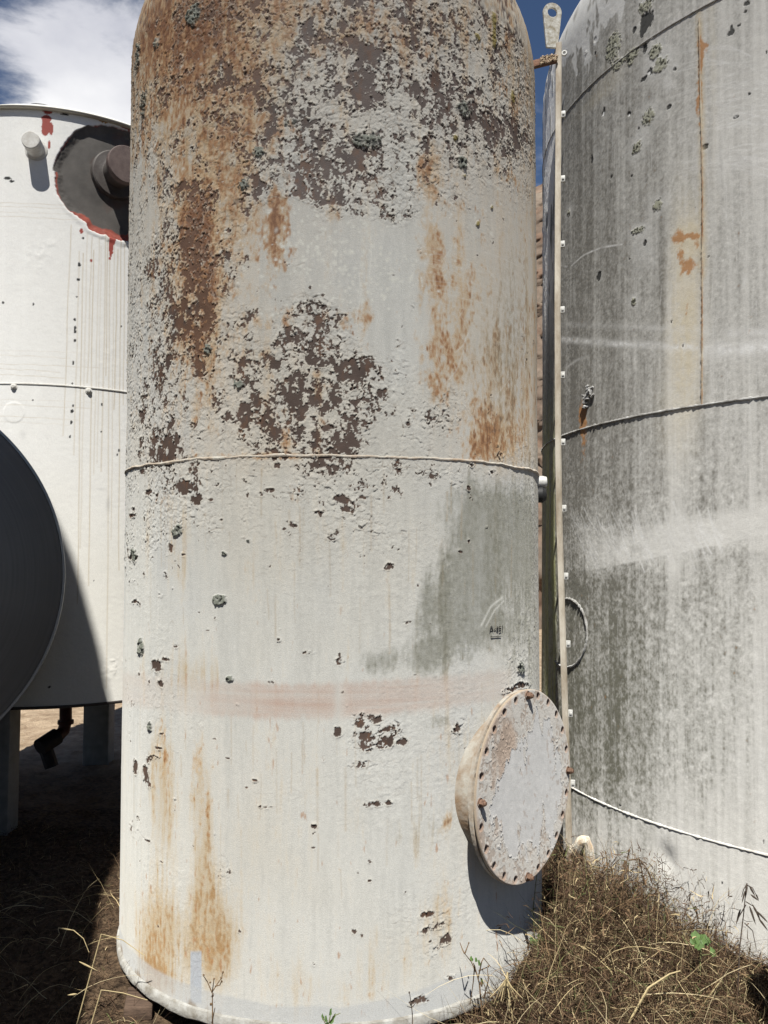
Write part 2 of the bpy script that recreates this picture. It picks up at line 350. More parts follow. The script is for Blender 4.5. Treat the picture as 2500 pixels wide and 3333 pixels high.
def build_hill():
    # steep rocky bank behind the yard: base at 17 m, crest at about 26 m
    xs = np.linspace(-7, 14, 420); v = np.linspace(0, 1, 220)
    sh = Sheet(xs, v * 14, 77); big = sh.fbm(2.2, 1.6, o=6, g=.6); R1, R2, dx, dy, ed, R3 = sh.cells(.55, .3, .6, .8)
    X = np.broadcast_to(xs[None], sh.sh).copy(); hgt = 11.9 + .5 * sh.noise(2.2)[:1] + sm(X[:1], 3.2, 6.5) * 1.5 - sm(-X[:1], 1.0, 5.0) * 9
    Y = 17 + v[:, None] * 8 + .5 * big + .25 * (R1 - .5); Z = hgt * v[:, None]**.8 + .18 * big - .2
    C = np.zeros(sh.sh + (3,), np.float32) + np.array((.13, .098, .074), np.float32)
    C = mixc(C, (.19, .155, .12), sm(sh.fbm(.8), 0, 1)); C = mixc(C, (.17, .085, .05), sm(R2, .6, 1) * .3); C = mixc(C, (.05, .04, .03), sm(.05 - ed, 0, .05) * .35 + sm(sh.fbm(.5, .35, o=3), .9, 1.3) * .8)
    r, c = sh.sh; i = np.arange(r - 1)[:, None] * c; j = np.arange(c - 1)[None]
    Q = np.stack([i + j, i + j + 1, i + c + j + 1, i + c + j], -1).reshape(-1, 4)
    V = np.stack([X, Y, Z], -1).reshape(-1, 3)
    m = pbr('hill_rock', None, rough=.95, spec=.1, var=.35, scale=3, bump=.6, bscale=9, attr=True)
    tag(mesh('hill', V, Q, m, col=C.reshape(-1, 3)), kind='structure')
build_hill()

# ================================================================== the big peeling tank in the middle
T1 = Frame(-.212, 3.8099, .896, -.0049, -.0031)
def build_main():
    fr = T1; root = empty('storage_tank', fr.m)
    tag(root, 'tall rust stained grey tank with peeling paint and a round bolted manway cover', 'storage tank', 'standing storage tanks')
    ph, rp, zp, nr, nz, arc = tank_grid(fr, .005, 3.66, .0026, rad(-98), rad(98), .74)
    sh = Sheet(ph * fr.R, arc, 11); PH = np.broadcast_to(ph[None], sh.sh); ZG = np.broadcast_to(zp[:, None], sh.sh)
    k = 1.507                                # the lists below were read off a 1659 px wide copy
    wx = sh.fbm(.10, o=3) * .012; wy = sh.fbm(.10, o=3) * .012
    B = lambda l, soft=.8: blobs(fr, sh, PH, l, soft, k, wx, wy)
    px_, py_ = fr.px(PH, ZG)
    # where the paint has come off down to the brown primer
    xs = [400, 520, 640, 760, 880, 1000, 1150, 1300, 1450, 1580, 1700, 1760]; ys = [0, 150, 300, 450, 600, 750, 900, 1050, 1200, 1350, 1480, 1560, 1700, 1900, 2300, 3333]
    base = table(fr, PH, ZG, xs, ys, [
        [.30, .32, .34, .40, .46, .46, .46, .48, .42, .36, .34, .30],
        [.34, .34, .36, .40, .46, .48, .52, .54, .46, .34, .30, .30],
        [.34, .34, .36, .42, .44, .48, .54, .52, .48, .40, .34, .34],
        [.30, .32, .34, .36, .40, .46, .46, .48, .46, .42, .42, .36],
        [.30, .36, .40, .36, .28, .42, .44, .42, .22, .24, .20, .24],
        [.30, .38, .42, .36, .22, .20, .26, .26, .10, .06, .04, .10],
        [.30, .40, .44, .30, .14, .06, .02, .04, .06, .03, .02, .05],
        [.28, .40, .44, .34, .22, .28, .08, .02, .02, .02, .02, .06],
        [.30, .40, .44, .40, .42, .43, .36, .16, .08, .04, .02, .05],
        [.32, .42, .38, .38, .42, .44, .40, .20, .24, .14, .04, .05],
        [.32, .42, .30, .28, .30, .40, .40, .22, .26, .16, .05, .05],
        [.30, .36, .34, .18, .12, .28, .36, .24, .24, .14, .05, .05],
        [.26, .26, .24, .12, .08, .22, .26, .14, .10, .05, .02, .03],
        [.14, .12, .06, .02, .02, .06, .06, .02, .0, .0, .0, .0],
        [.12, .10, .05, .02, .02, .02, .03, .0, .0, .0, .0, .0],
        [.0, .0, .0, .0, .0, .0, .0, .0, .0, .0, .0, .0]])
    pl = [(690, 655, 34, 22, .45), (690, 715, 55, 40, .55), (640, 750, 42, 36, .6), (620, 800, 40, 42, .55), (705, 780, 36, 40, .35), (762, 800, 34, 24, .35), (640, 860, 50, 40, .4),
          (730, 860, 50, 40, .2), (540, 880, 24, 42, .55), (600, 930, 32, 34, .4), (735, 945, 52, 34, .7), (790, 890, 40, 36, .3), (830, 850, 22, 10, .25), (895, 890, 9, 7, .7), (882, 912, 7, 10, .6),
          (700, 1000, 50, 32, .3), (615, 980, 36, 13, .5), (755, 1010, 44, 26, .2), (857, 1012, 12, 14, .55), (920, 1018, 16, 9, .6), (938, 1030, 10, 8, .4), (935, 905, 20, 26, .3), (975, 850, 10, 10, .2),
          (345, 910, 20, 24, .45), (345, 965, 30, 30, .55), (372, 950, 14, 26, .4), (405, 1050, 22, 14, .6), (425, 1075, 12, 9, .6), (318, 830, 8, 32, .5), (360, 800, 9, 30, .5),
          (400, 650, 38, 66, .28), (430, 600, 44, 56, .2), (430, 710, 36, 56, .2), (480, 560, 22, 40, .1), (400, 560, 36, 50, .15), (530, 690, 30, 30, .2), (560, 620, 22, 20, .1),
          (640, 60, 50, 46, .15), (860, 130, 90, 34, .18), (760, 180, 120, 30, .30), (850, 212, 110, 20, .28), (700, 412, 100, 22, .45), (790, 425, 50, 14, .35), (705, 345, 90, 34, .18), (480, 170, 46, 34, .2), (560, 180, 20, 34, .3),
          (1010, 232, 55, 26, .3), (1092, 290, 30, 42, .45), (1108, 70, 24, 40, .3), (860, 470, 24, 14, .45), (840, 452, 20, 12, .3), (430, 385, 50, 50, .15), (545, 400, 30, 56, .15), (590, 232, 26, 18, .3), (600, 275, 14, 12, .3), (455, 225, 26, 30, .3), (520, 330, 20, 40, .2),
          (1000, 360, 14, 12, .35), (800, 262, 90, 16, -.22), (630, 470, 42, 44, -.3), (820, 520, 160, 50, -.25), (390, 365, 18, 20, -.5), (380, 240, 24, 22, -.45), (560, 260, 20, 16, -.35), (330, 480, 20, 40, -.2), (640, 340, 30, 20, -.2),
          (700, 1085, 36, 8, .18), (742, 1085, 14, 6, .5), (720, 1158, 12, 7, .55), (752, 1105, 14, 5, .4), (690, 1112, 12, 8, .4), (790, 1050, 22, 8, .35), (665, 1401, 13, 4, .75), (730, 1428, 7, 9, .85), (728, 1412, 3, 5, .5), (341, 1433, 9, 12, .8), (348, 1475, 6, 8, .5), (326, 1641, 8, 7, .8), (294, 1656, 4, 12, .75), (318, 1670, 6, 14, .7), (325, 1690, 4, 10, .6),
          (795, 1550, 26, 12, .55), (780, 1562, 20, 12, .4), (785, 1598, 26, 24, .62), (845, 1575, 26, 18, .5), (830, 1605, 14, 14, .5), (731, 1587, 11, 9, .7), (868, 1600, 14, 6, .6), (790, 1648, 26, 8, .4), (770, 1660, 22, 6, .35), (815, 1733, 9, 6, .7), (838, 1728, 9, 6, .6), (795, 1735, 12, 8, .4), (575, 1741, 16, 4, .6), (555, 1682, 6, 4, .6), (672, 1782, 6, 4, .6),
          (928, 1975, 26, 8, .45), (945, 2000, 24, 12, .45), (960, 2030, 14, 12, .5), (912, 2012, 10, 6, .45), (930, 2055, 24, 14, .3), (985, 1572, 8, 14, .6), (972, 1580, 10, 10, .35), (1122, 1442, 5, 9, .8), (1062, 1020, 10, 8, .75), (1080, 982, 8, 12, .75), (978, 2110, 14, 7, .6), (905, 2160, 22, 8, .5), (1120, 1482, 24, 6, .9), (865, 735, 4, 8, .8), (872, 700, 3, 5, .6), (888, 660, 4, 8, .5), (905, 540, 6, 18, .45), (920, 180, 30, 20, .1),
          (372, 1185, 4, 12, .6), (358, 1245, 4, 8, .5), (290, 1200, 5, 12, .5), (360, 1200, 6, 6, .4), (700, 1650, 4, 10, .3), (880, 1345, 10, 4, .4), (900, 1262, 3, 4, .4), (610, 1355, 3, 3, .3), (535, 1700, 3, 3, .4), (318, 1065, 6, 6, .4), (455, 1085, 4, 3, .4), (1075, 960, 4, 5, .4)]
    pl = [(a_, b_, c_, d_, e_ * (1.6 if b_ > 1020 else .8 if b_ > 630 else 1)) for a_, b_, c_, d_, e_ in pl]
    rq = np.random.default_rng(91)
    for q in range(95):
        x = 285 + 820 * rq.random()**(2.0 if q % 3 else 1.0); y = 1005 + 1100 * rq.random()**(2.2 if q % 2 else 1); t_ = rq.uniform(1.5, 4.5); pl.append((x, y, t_ * rq.uniform(.6, 2.6), t_ * rq.uniform(.5, 1.6), rq.uniform(.45, .85)))
    up_ = sm(ZG, 1.9, 2.6); M = base * 1.12 + B(pl); cap = .48 + .36 * (1 - up_ * .6) - .15 * sm(ZG, 1.8, 2.0) * (1 - up_); M = np.where(M > .48, .48 + (cap - .48) * (1 - np.exp(-(M - .48) / (cap - .48))), M)
    r1, r1b, dx1, dy1, e1, r1c = sh.cells(.0165, .009, .014, 1.15); r2, r2b, dx2, dy2, e2, _ = sh.cells(.0085, .005, .008, 1.1)
    r3 = sh.cells(.034, .018, .025)[0]
    fb = sh.fbm(.085, .11, o=4, g=.7)
    nzz = .12 * fb + .19 * sh.fbm(.032, .036, o=4, g=.75) + .26 * (r1 - .5) + .30 * (r2 - .5) + .16 * (r3 - .5); val = M + nzz * (.98 + .12 * up_) - .60
    peel = sm(val, -.012, .012); near = blur(peel, 2) * (1 - peel); wide = blur(peel, 8)
    low0 = sh.fbm(.35, .35, o=2)
    # flaky, blistered paint around it
    flaky = np.clip(sm(M + .15 * fb, .16, .42) + .25 * wide + B([(620, 1230, 90, 110, .25), (830, 1640, 90, 90, .4), (930, 2000, 90, 90, .5), (370, 1080, 80, 90, .4), (430, 2050, 70, 120, .35), (340, 1500, 50, 120, .35), (990, 1575, 40, 40, .5), (1118, 1445, 24, 36, .8), (500, 1160, 60, 40, .2), (720, 1130, 110, 70, .35), (620, 1720, 70, 50, .25), (900, 280, 260, 120, .3), (1040, 330, 90, 50, .4), (990, 1020, 60, 30, .3)]), 0, 1)
    cr_a, _, cdx, cdy, ce, _ = sh.cells(.055, .03, .04)
    crack = sm(.0035 - ce, 0, .0035) * flaky * sm(cr_a, .3, .6) * (1 - peel)
    tilt1 = (dx1 * (r1b - .5) + dy1 * (r1c - .75)) * .22 + (r2b - .5) * .0016
    h = (1 - peel) * (.0014 + flaky * (tilt1 + .0006) + near * (.0025 + .007 * r1b) * sm(r2, .2, .8)) - crack * .0012
    h += (sh.fbm(.012, o=2) * (.00010 + .00045 * flaky) + np.abs(sh.fbm(.019, .015, o=3, g=.65)) * .0009 * sm(low0, -.1, .8) * sm(-ZG, -3.2, -1.9)) * (1 - .6 * peel) + sh.noise(.5, .35) * .0025
    # colour
    C = np.zeros(sh.sh + (3,), np.float32) + np.array((.440, .441, .412), np.float32)
    low = sh.fbm(.4, .6, o=4)
    C = mixc(C, (.408, .418, .408), sm(low, .2, 1.0) * .6)                        # cooler repaint
    C = mixc(C, (.420, .408, .362), sm(-low, .1, .9) * .55)
    warm = table(fr, PH, ZG, [400, 700, 1000, 1300, 1500, 1650, 1760], [0, 300, 600, 900, 1200, 1480, 1600, 2000, 2600, 3333],
                 [[.95, .85, .55, .5, .55, .7, .8], [.8, .7, .35, .25, .35, .55, .7], [.45, .7, .2, .1, .4, .6, .7], [.25, .5, .15, .0, .35, .6, .8], [.2, .5, .3, .0, .4, .65, .9], [.2, .4, .3, .05, .3, .7, .8], [.05, .15, .05, .0, .05, .15, .2], [.0, .05, .0, .0, .05, .1, .1], [.05, .15, .05, .03, .1, .1, .1], [.05, .15, .08, .05, .12, .1, .1]])
    vs = sh.fbm(.03, .35, o=4, g=.7); vs2 = sh.fbm(.010, .12, o=3, g=.8); spk = sh.fbm(.007, .012, o=2)
    C = mixc(C, (.37, .295, .205), warm * (.72 + .25 * vs + .12 * spk))
    C *= (1 + .05 * vs + .035 * vs2 + .03 * spk)[..., None]
    rust = B([(430, 520, 30, 80, .9), (420, 430, 36, 60, .55), (460, 640, 22, 60, .6), (440, 740, 26, 50, .6), (600, 500, 22, 60, .9), (592, 435, 14, 30, .6), (922, 370, 24, 48, 1.0), (720, 452, 13, 26, .8), (770, 690, 60, 26, .55), (600, 690, 40, 30, .35), (935, 550, 22, 60, .5), (912, 640, 10, 40, .5), (960, 700, 40, 90, .45), (955, 790, 40, 40, .45), (1095, 380, 28, 14, .8), (390, 110, 50, 110, .45), (330, 60, 36, 60, .5), (450, 60, 50, 60, .5), (520, 200, 40, 50, .45), (1060, 870, 60, 100, .35), (1070, 955, 55, 45, .5), (1035, 945, 26, 40, .4), (955, 860, 20, 44, .5), (1130, 900, 14, 100, .4),
              (690, 815, 12, 26, .7), (690, 850, 10, 24, .5), (620, 955, 18, 20, .6), (590, 985, 60, 7, .7), (455, 985, 70, 5, .4), (560, 700, 30, 20, .2), (355, 1600, 12, 60, .7), (362, 1690, 14, 60, .45), (430, 1640, 12, 50, .6), (440, 1720, 20, 60, .4), (335, 1960, 22, 80, .26), (345, 2060, 30, 40, .32), (440, 1980, 18, 70, .30), (455, 2070, 26, 60, .34), (500, 2050, 20, 60, .2), (960, 1955, 20, 44, .6), (990, 2000, 14, 60, .4), (820, 2000, 10, 40, .4), (970, 1768, 13, 26, .9), (955, 1800, 10, 20, .5), (640, 1075, 14, 22, .3), (350, 1075, 14, 20, .4), (800, 2150, 40, 12, .3), (930, 2080, 30, 20, .35), (860, 2060, 14, 30, .3), (1000, 600, 60, 60, .25), (790, 640, 8, 30, .3), (870, 90, 60, 40, .3), (760, 60, 100, 40, .3), (980, 60, 50, 40, .4), (1100, 200, 30, 90, .35), (300, 300, 20, 90, .3), (350, 420, 20, 60, .25), (535, 1745, 4, 10, .3), (540, 760, 30, 30, .2), (770, 1500, 3, 20, .3)], .7)
    rt = table(fr, PH, ZG, [420, 520, 640, 760, 880, 1000, 1150, 1300, 1450, 1600, 1740], [0, 150, 300, 450, 600, 750, 900, 1100, 1300, 1480, 1540],
               [[.4, .6, .6, .65, .7, .45, .32, .4, .35, .38, .4], [.45, .6, .55, .65, .55, .3, .25, .35, .25, .32, .42], [.4, .5, .5, .55, .45, .2, .15, .15, .15, .27, .38], [.3, .3, .4, .6, .4, .15, .15, .15, .2, .22, .38],
                [.15, .15, .45, .5, .3, .1, .15, .1, .25, .17, .32], [.1, .2, .62, .4, .45, .05, .05, .05, .28, .2, .32], [.1, .3, .58, .2, .3, .05, .1, .1, .3, .25, .36], [.1, .2, .5, .15, .2, .1, .15, .05, .32, .35, .45], [.1, .15, .3, .1, .2, .22, .1, .0, .2, .42, .42], [.05, .1, .1, .05, .15, .2, .1, 0, .1, .4, .25], [0] * 11])
    sp4 = sh.fbm(.022, .04, o=4, g=.75); rust = rust * np.interp(px_, [900, 1300, 1740], [.74, .58, .52]) + rt * np.interp(px_, [420, 700, 1000, 1400, 1740], [1.3, 1.3, 1.05, .85, .85]); rust = rust * (1 + .25 * sp4)
    rl = sm(rust + .13 * vs + .12 * spk + .10 * sp4, .20, .72); rd = sm(rust + .13 * vs2 + .24 * spk + .20 * sp4, .48, 1.0)
    wash = B([(350, 1690, 26, 150, .75), (345, 2030, 46, 100, .9), (330, 2110, 30, 40, .5), (438, 1760, 20, 130, .6), (450, 2000, 34, 120, .85), (490, 2060, 26, 70, .5), (520, 1900, 40, 160, .25), (620, 1800, 60, 200, .15), (830, 2060, 60, 70, .35), (950, 1990, 40, 80, .6), (890, 1820, 50, 60, .3), (780, 1760, 30, 60, .25), (620, 2120, 40, 60, .25), (740, 2140, 80, 40, .25), (400, 1200, 60, 90, .2), (700, 1160, 50, 70, .25), (340, 1440, 50, 60, .3), (960, 1600, 50, 80, .2), (560, 1240, 60, 60, .15), (430, 1470, 60, 40, .3), (1010, 1750, 30, 140, .25)], .6)
    C = mixc(C, (.345, .27, .165), sm(wash + .20 * vs + .16 * vs2 + .08 * spk, .10, .95) * .85)
    C = mixc(C, (.26, .155, .065), sm(wash * 1.05 + .30 * spk + .26 * vs2 + .1 * vs, .70, 1.40) * .85)
    C = mixc(C, (.38, .265, .14), rl * .70); C = mixc(C, (.25, .118, .045), rd * .78); C = mixc(C, (.13, .055, .026), sm(rust + .4 * spk + .2 * vs2, .85, 1.4) * .8)
    # fine rust dots bleeding downwards over the lower half
    dot = sm(sh.fbm(.006, .022, o=2) + .5 * vs + .5 * wash, 1.15, 1.8) * sm(-ZG, -2.0, -.6)
    C = mixc(C, (.28, .14, .06), dot * .6)
    # pink rubbed band
    px_, py_ = fr.px(PH, ZG)
    yc = np.interp(px_, [400, 650, 900, 1100, 1300, 1500, 1660], [2240, 2270, 2285, 2280, 2268, 2248, 2225]); hb = np.interp(px_, [400, 900, 1300, 1660], [60, 62, 62, 55])
    band = sm(hb - np.abs(py_ - yc) + 7 * vs2, -10, 26) * np.interp(px_, [405, 480, 560, 640, 700, 900, 1080, 1100, 1140, 1300, 1500, 1640, 1690], [.35, .4, .25, .3, .75, 1, .95, .35, .95, .9, .5, .35, 0])
    C = mixc(C, (.365, .280, .232), band * (.66 + .12 * vs + .16 * sh.fbm(.16, .007, o=3))); C = mixc(C, (.37, .34, .30), sm(band, .3, .8) * sm(low, 0, .9) * .4)
    # grey-green grime
    gr = B([(1030, 1180, 40, 80, .8), (1000, 1280, 55, 90, .75), (1085, 1150, 60, 80, .55), (1110, 1280, 50, 130, .45), (921, 1300, 12, 56, .75), (932, 1420, 24, 30, .6), (820, 1432, 34, 28, .6), (1020, 1060, 30, 40, .45), (985, 1370, 70, 70, .6), (1090, 1380, 50, 60, .3), (1060, 1100, 90, 40, .3), (1120, 1180, 40, 120, .4), (900, 1420, 60, 30, .3), (1150, 1120, 16, 140, .5), (1150, 1400, 14, 100, .4), (890, 1800, 70, 60, .22), (940, 1560, 30, 14, .35), (1040, 1420, 80, 26, -.25), (1060, 800, 60, 160, .25), (1120, 700, 30, 200, .35), (1140, 1560, 18, 60, .3), (1000, 1750, 40, 60, .18)], .7)
    g = np.clip(gr * 1.0 + .24 * vs + .14 * vs2 + .22 * spk + .10 * sp4 - .12, 0, 1) * sm(gr, .04, .3)
    C = mixc(C, (.145, .145, .113), np.minimum(g, .74 + .12 * spk + .10 * vs) * .93)
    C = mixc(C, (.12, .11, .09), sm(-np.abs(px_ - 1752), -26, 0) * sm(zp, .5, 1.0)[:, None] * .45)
    # brush marks and touched-up paint at the foot
    C = mixc(C, (.30, .325, .355), np.maximum(B([(640, 1, 1, 1, 0)]), sm(1 - np.maximum(np.abs((px_ - 640) / 18), np.abs((py_ - 3180) / 85))**4, -.3, .3)) * .9)
    edge_y = np.interp(px_, [395, 420, 500, 585, 700, 900, 1100, 1300, 1445, 1563], [3075, 3125, 3205, 3245, 3285, 3330, 3335, 3290, 3240, 3200])
    C = mixc(C, (.335, .345, .345), sm(py_ - edge_y + 60 + 14 * low, 0, 14) * (px_ < 1700) * (px_ > 380) * .6)
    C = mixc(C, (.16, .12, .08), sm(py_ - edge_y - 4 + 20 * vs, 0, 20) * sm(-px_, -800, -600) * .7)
    # pale droplet marks, lichen, scratches
    rng = np.random.default_rng(5)
    sp = [(rng.normal(720, 95), rng.normal(560, 60), q, q, .9) for q in rng.uniform(2.2, 5.0, 230)] + [(rng.normal(820, 110), rng.uniform(300, 640), q, q, .5) for q in rng.uniform(1.6, 4.0, 160)] + [(rng.uniform(300, 1100), rng.uniform(60, 520), q, q, .6) for q in rng.uniform(1.6, 4.5, 170)] + [(rng.uniform(480, 700), rng.uniform(1030, 1150), q, q, .35) for q in rng.uniform(1.5, 3.5, 50)]
    C = mixc(C, (.50, .50, .455), B(sp, 1.2) * (1 - peel) * .95)
    dr_ = []
    for q in range(90):
        x = rng.uniform(285, 1110); y = rng.choice([995, 1000, 1090, 1480, 1640, 1560]) + rng.uniform(-30, 240); n_ = 6; xx = x + np.cumsum(rng.normal(0, .5, n_)); l_ = rng.uniform(25, 150); dr_.append(([(xx[i], y + l_ * i / (n_ - 1)) for i in range(n_)], rng.uniform(.0018, .0045), rng.uniform(.2, .6)))
    C = mixc(C, (.30, .235, .15), strokes(fr, sh, dr_, k) * (.6 + .3 * spk))
    # bare primer
    pc = np.zeros_like(C) + np.array((.068, .047, .037), np.float32); pc = mixc(pc, (.092, .072, .064), sm(ZG + .15 * low, 2.55, 3.0) * .8); pc = mixc(pc, (.125, .062, .032), np.maximum(rl * .6, sm(sp4, .2, 1.2) * .55)); pc *= (1 + .22 * sh.fbm(.05, o=4))[..., None]
    C = mixc(C, (.20, .16, .12), sm(sh.fbm(.0065, .010, o=2) + .35 * sp4, .75, 1.5) * np.clip(flaky * 1.3, 0, 1) * up_ * .7); C = C * (1 - .10 * (flaky * up_ * sm(r3, .3, .9)))[..., None]
    # curled flake edges are a paler cream
    C = mixc(C, (.50, .47, .395), np.clip(near * 2.2, 0, 1) * sm(r2, .2, .7) * .5)
    C = mixc(C, (.26, .23, .19), crack * .8)
    C = C + (pc - C) * peel[..., None]
    li = B([(476, 1299, 13, 11, 1.2), (390, 1142, 9, 12, 1.1), (307, 1392, 6, 18, 1.2), (291, 1195, 5, 14, 1), (493, 1470, 8, 6, .8), (540, 1172, 7, 6, .7), (485, 1195, 7, 6, .7), (325, 1565, 6, 10, .8), (800, 300, 34, 20, .7), (1000, 350, 14, 16, .8), (450, 760, 12, 14, .7), (520, 830, 12, 12, .7), (560, 330, 14, 14, .7), (415, 40, 14, 20, .6), (300, 120, 8, 40, .6), (310, 230, 8, 40, .5), (525, 400, 14, 16, .6), (620, 270, 20, 12, .5), (1000, 240, 24, 18, .5), (340, 90, 8, 30, .6), (1125, 1440, 8, 14, .5)], .8)
    lm = sm(li + .30 * (r2 - .5) + .2 * fb, .35, .55) * sm(li, .06, .2)
    C = mixc(C, (.17, .18, .15), lm * (.55 + .45 * (r2b > .4))); C = mixc(C, (.035, .038, .032), lm * (r2b < .3) * .9); h += lm * (.003 + .006 * r2b)
    ly = B([(1065, 45, 6, 16, 1), (1065, 80, 6, 20, 1), (1030, 78, 6, 8, .8), (985, 300, 7, 9, .8), (1108, 215, 5, 14, .8), (1030, 482, 5, 6, .9), (1060, 450, 4, 8, .6), (1000, 375, 10, 8, .5)], .9)
    lm = sm(ly + .3 * (r2 - .5), .4, .6); C = mixc(C, (.20, .16, .04), lm * .9); h += lm * .005
    st = []
    for i in range(46):
        x, y = rng.uniform(900, 1150), rng.uniform(420, 900); dxx = rng.normal(0, 14); dyy = rng.uniform(15, 60); cv = rng.normal(0, 6)
        st.append(([(x, y), (x + dxx * .5 + cv, y + dyy * .5), (x + dxx, y + dyy)], .0016, rng.uniform(.2, .6)))
    for i in range(26):
        x, y = rng.uniform(860, 1000), rng.uniform(520, 640); st.append(([(x, y), (x + 60, y + 14 + rng.normal(0, 5)), (x + 150, y + 52 + rng.normal(0, 9))], .0016, rng.uniform(.15, .35)))
    st += [([(800, 512), (802, 545), (797, 600)], .0025, .9), ([(775, 590), (780, 630), (770, 690)], .0022, .8), ([(1085, 1290), (1060, 1310), (1040, 1350)], .005, .8), ([(1088, 1298), (1068, 1318), (1050, 1352)], .004, .7), ([(1010, 720), (1000, 745), (985, 760)], .003, .6), ([(960, 830), (985, 800), (1000, 760)], .003, .5)]
    C = mixc(C, (.52, .52, .48), strokes(fr, sh, st, k) * .75)
    tank_mesh('shell', fr, ph, rp, zp, nr, nz, h, np.clip(C, .01, .85), M_shell, root)
    # girth weld and foot ring
    def bead(name, z, r, mat, n=420, seed=1, a0=-math.pi, a1=math.pi, amp=.35):
        rg = np.random.default_rng(seed); a = np.linspace(a0, a1, n); rr = r * (1 + amp * np.convolve(rg.normal(0, 1, n + 6), np.ones(4) / 4, 'valid')[:n]); zj = np.convolve(rg.normal(0, .0035, n + 8), np.ones(6) / 6, 'valid')[:n]
        b = MB(); b.tube([fr.loc(a_, z + zj[i], .002) for i, a_ in enumerate(a)], list(np.clip(rr, r * .4, r * 1.8)), 8); return b.build(name, mat, root)
    bead('weld_bead', 1.9346, .0055, M_bead)
    rg = np.random.default_rng(8); b = MB(); n = 360; V = []; prof0 = [(-.012, .034), (.004, .032), (.012, .029), (.0135, .024), (.0125, -.006), (.008, -.012), (-.05, -.013)]
    jit = np.convolve(rg.normal(0, 1, n + 8), np.ones(5) / 5, 'valid')[:n]; jit2 = np.convolve(rg.normal(0, 1, n + 20), np.ones(16) / 16, 'valid')[:n]
    for j in range(n):
        a = 2 * math.pi * j / n
        for i, (dr, z) in enumerate(prof0): V.append(fr.loc(a, z + (.002 * jit[j] if i < 4 else .003 * jit[j] + .010 * jit2[j] * (i > 3)), dr + .0012 * jit[(j * 3) % n] * (i in (2, 3))))
    kk = len(prof0); b.add(V, [(j * kk + i, ((j + 1) % n) * kk + i, ((j + 1) % n) * kk + i + 1, j * kk + i + 1) for j in range(n) for i in range(kk - 1)])
    o = b.build('base_ring', pbr('base_ring_paint', (.38, .38, .355), rough=.75, col2=(.20, .185, .155), scale=22, bump=.8, bscale=60, diffr=1), root, ang=50)
    # small lug by the girth weld on the right
    a, z = fr.hit([(1752, 1600)]); b = MB(); p = fr.loc(a[0] + .03, 1.905); n_ = Vector((math.sin(a[0] + .03), -math.cos(a[0] + .03), 0))
    m = Matrix.Translation(p) @ n_.to_track_quat('Z', 'Y').to_matrix().to_4x4()
    b.lathe([(.0, -.01), (.026, -.01), (.026, .022), (.022, .038), (.018, .040), (.0, .042)], 20, m); b.build('pipe_plug', M_clip, root)
    b = MB(); m = Matrix.Translation(p - Vector((0, 0, .055))) @ n_.to_track_quat('Z', 'Y').to_matrix().to_4x4()
    b.lathe([(.0, -.01), (.034, -.01), (.036, .02), (.026, .036), (.0, .04)], 18, m); b.build('rubber_boot', M_black, root)
    # felt-pen mark: A-85'
    def pen(pts): return [(1592 + x * .062 * 10, 2037 + y * .062 * 10) for x, y in pts]
    glyph = [[(0, 32), (6, 2), (10, 0), (18, 30)], [(3, 20), (16, 17)], [(22, 18), (32, 15)], [(42, 3), (36, 10), (44, 16), (41, 28), (35, 24), (44, 14), (42, 3)], [(60, 2), (50, 4), (49, 15), (57, 14), (58, 26), (48, 31)], [(66, -2), (66, 22)], [(6, 52), (6, 58), (58, 54)]]
    b = MB()
    for g_ in glyph:
        a, z = fr.hit(pen(g_)); b.tube([fr.loc(a[i], z[i], .0035) for i in range(len(g_))], .0013, 5)
    b.build('pen_marking', M_ink, root)
    # manway
    a1 = .8580; zc = .7490; L_ = .0860; an = .8979; R_ = .3440
    c = fr.loc(a1, zc, L_); c = fr.m.inverted() @ (Vector((-.212 + (fr.R + L_) * math.sin(a1), 3.8099 - (fr.R + L_) * math.cos(a1), zc)))
    nrm = Vector((math.sin(an), -math.cos(an), .0106)).normalized(); up = Vector((0, 0, 1)); xr = up.cross(nrm).normalized(); up = nrm.cross(xr)
    m = Matrix((( xr.x, up.x, nrm.x, c.x), (xr.y, up.y, nrm.y, c.y), (xr.z, up.z, nrm.z, c.z), (0, 0, 0, 1)))
    b = MB(); b.lathe([(R_ - .080, -.30), (R_ - .074, -.046), (R_ - .006, -.040), (R_ - .002, -.036), (R_ - .002, -.023), (R_ - .026, -.021)], 128, m, close=False); 
    neck = b.build('manway_neck', pbr('neck_paint', (.37, .355, .31), rough=.85, col2=(.22, .15, .09), scale=13, bump=.8, bscale=60, diffr=1), root)
    b = MB(); b.lathe([(R_ - .024, -.024), (R_ - .022, -.018), (R_ - .024, -.012)], 128, m, close=False); b.build('gasket', M_dark, root)
    nr_, na = 150, 760; rr = np.linspace(0, R_, nr_); th = np.linspace(0, 2 * math.pi, na, endpoint=False)
    # flat sheet of noise sampled onto the disc
    q = np.linspace(-.37, .37, 480); s2 = Sheet(q, q, 21); f1 = s2.fbm(.07, .12, o=4, g=.7); v1, v1b, d1x, d1y, ee, v1c = s2.cells(.0105, .006, .012, 1.2); f2 = s2.fbm(.012, o=2); f3 = s2.fbm(.03, .15, o=3)
    XX = rr[:, None] * np.cos(th)[None]; YY = rr[:, None] * np.sin(th)[None]
    ix = np.clip(((XX + .37) / .74 * 479).astype(int), 0, 479); iy = np.clip(((YY + .37) / .74 * 479).astype(int), 0, 479); G = lambda A: A[iy, ix]
    rn = rr[:, None] / R_ + 0 * XX
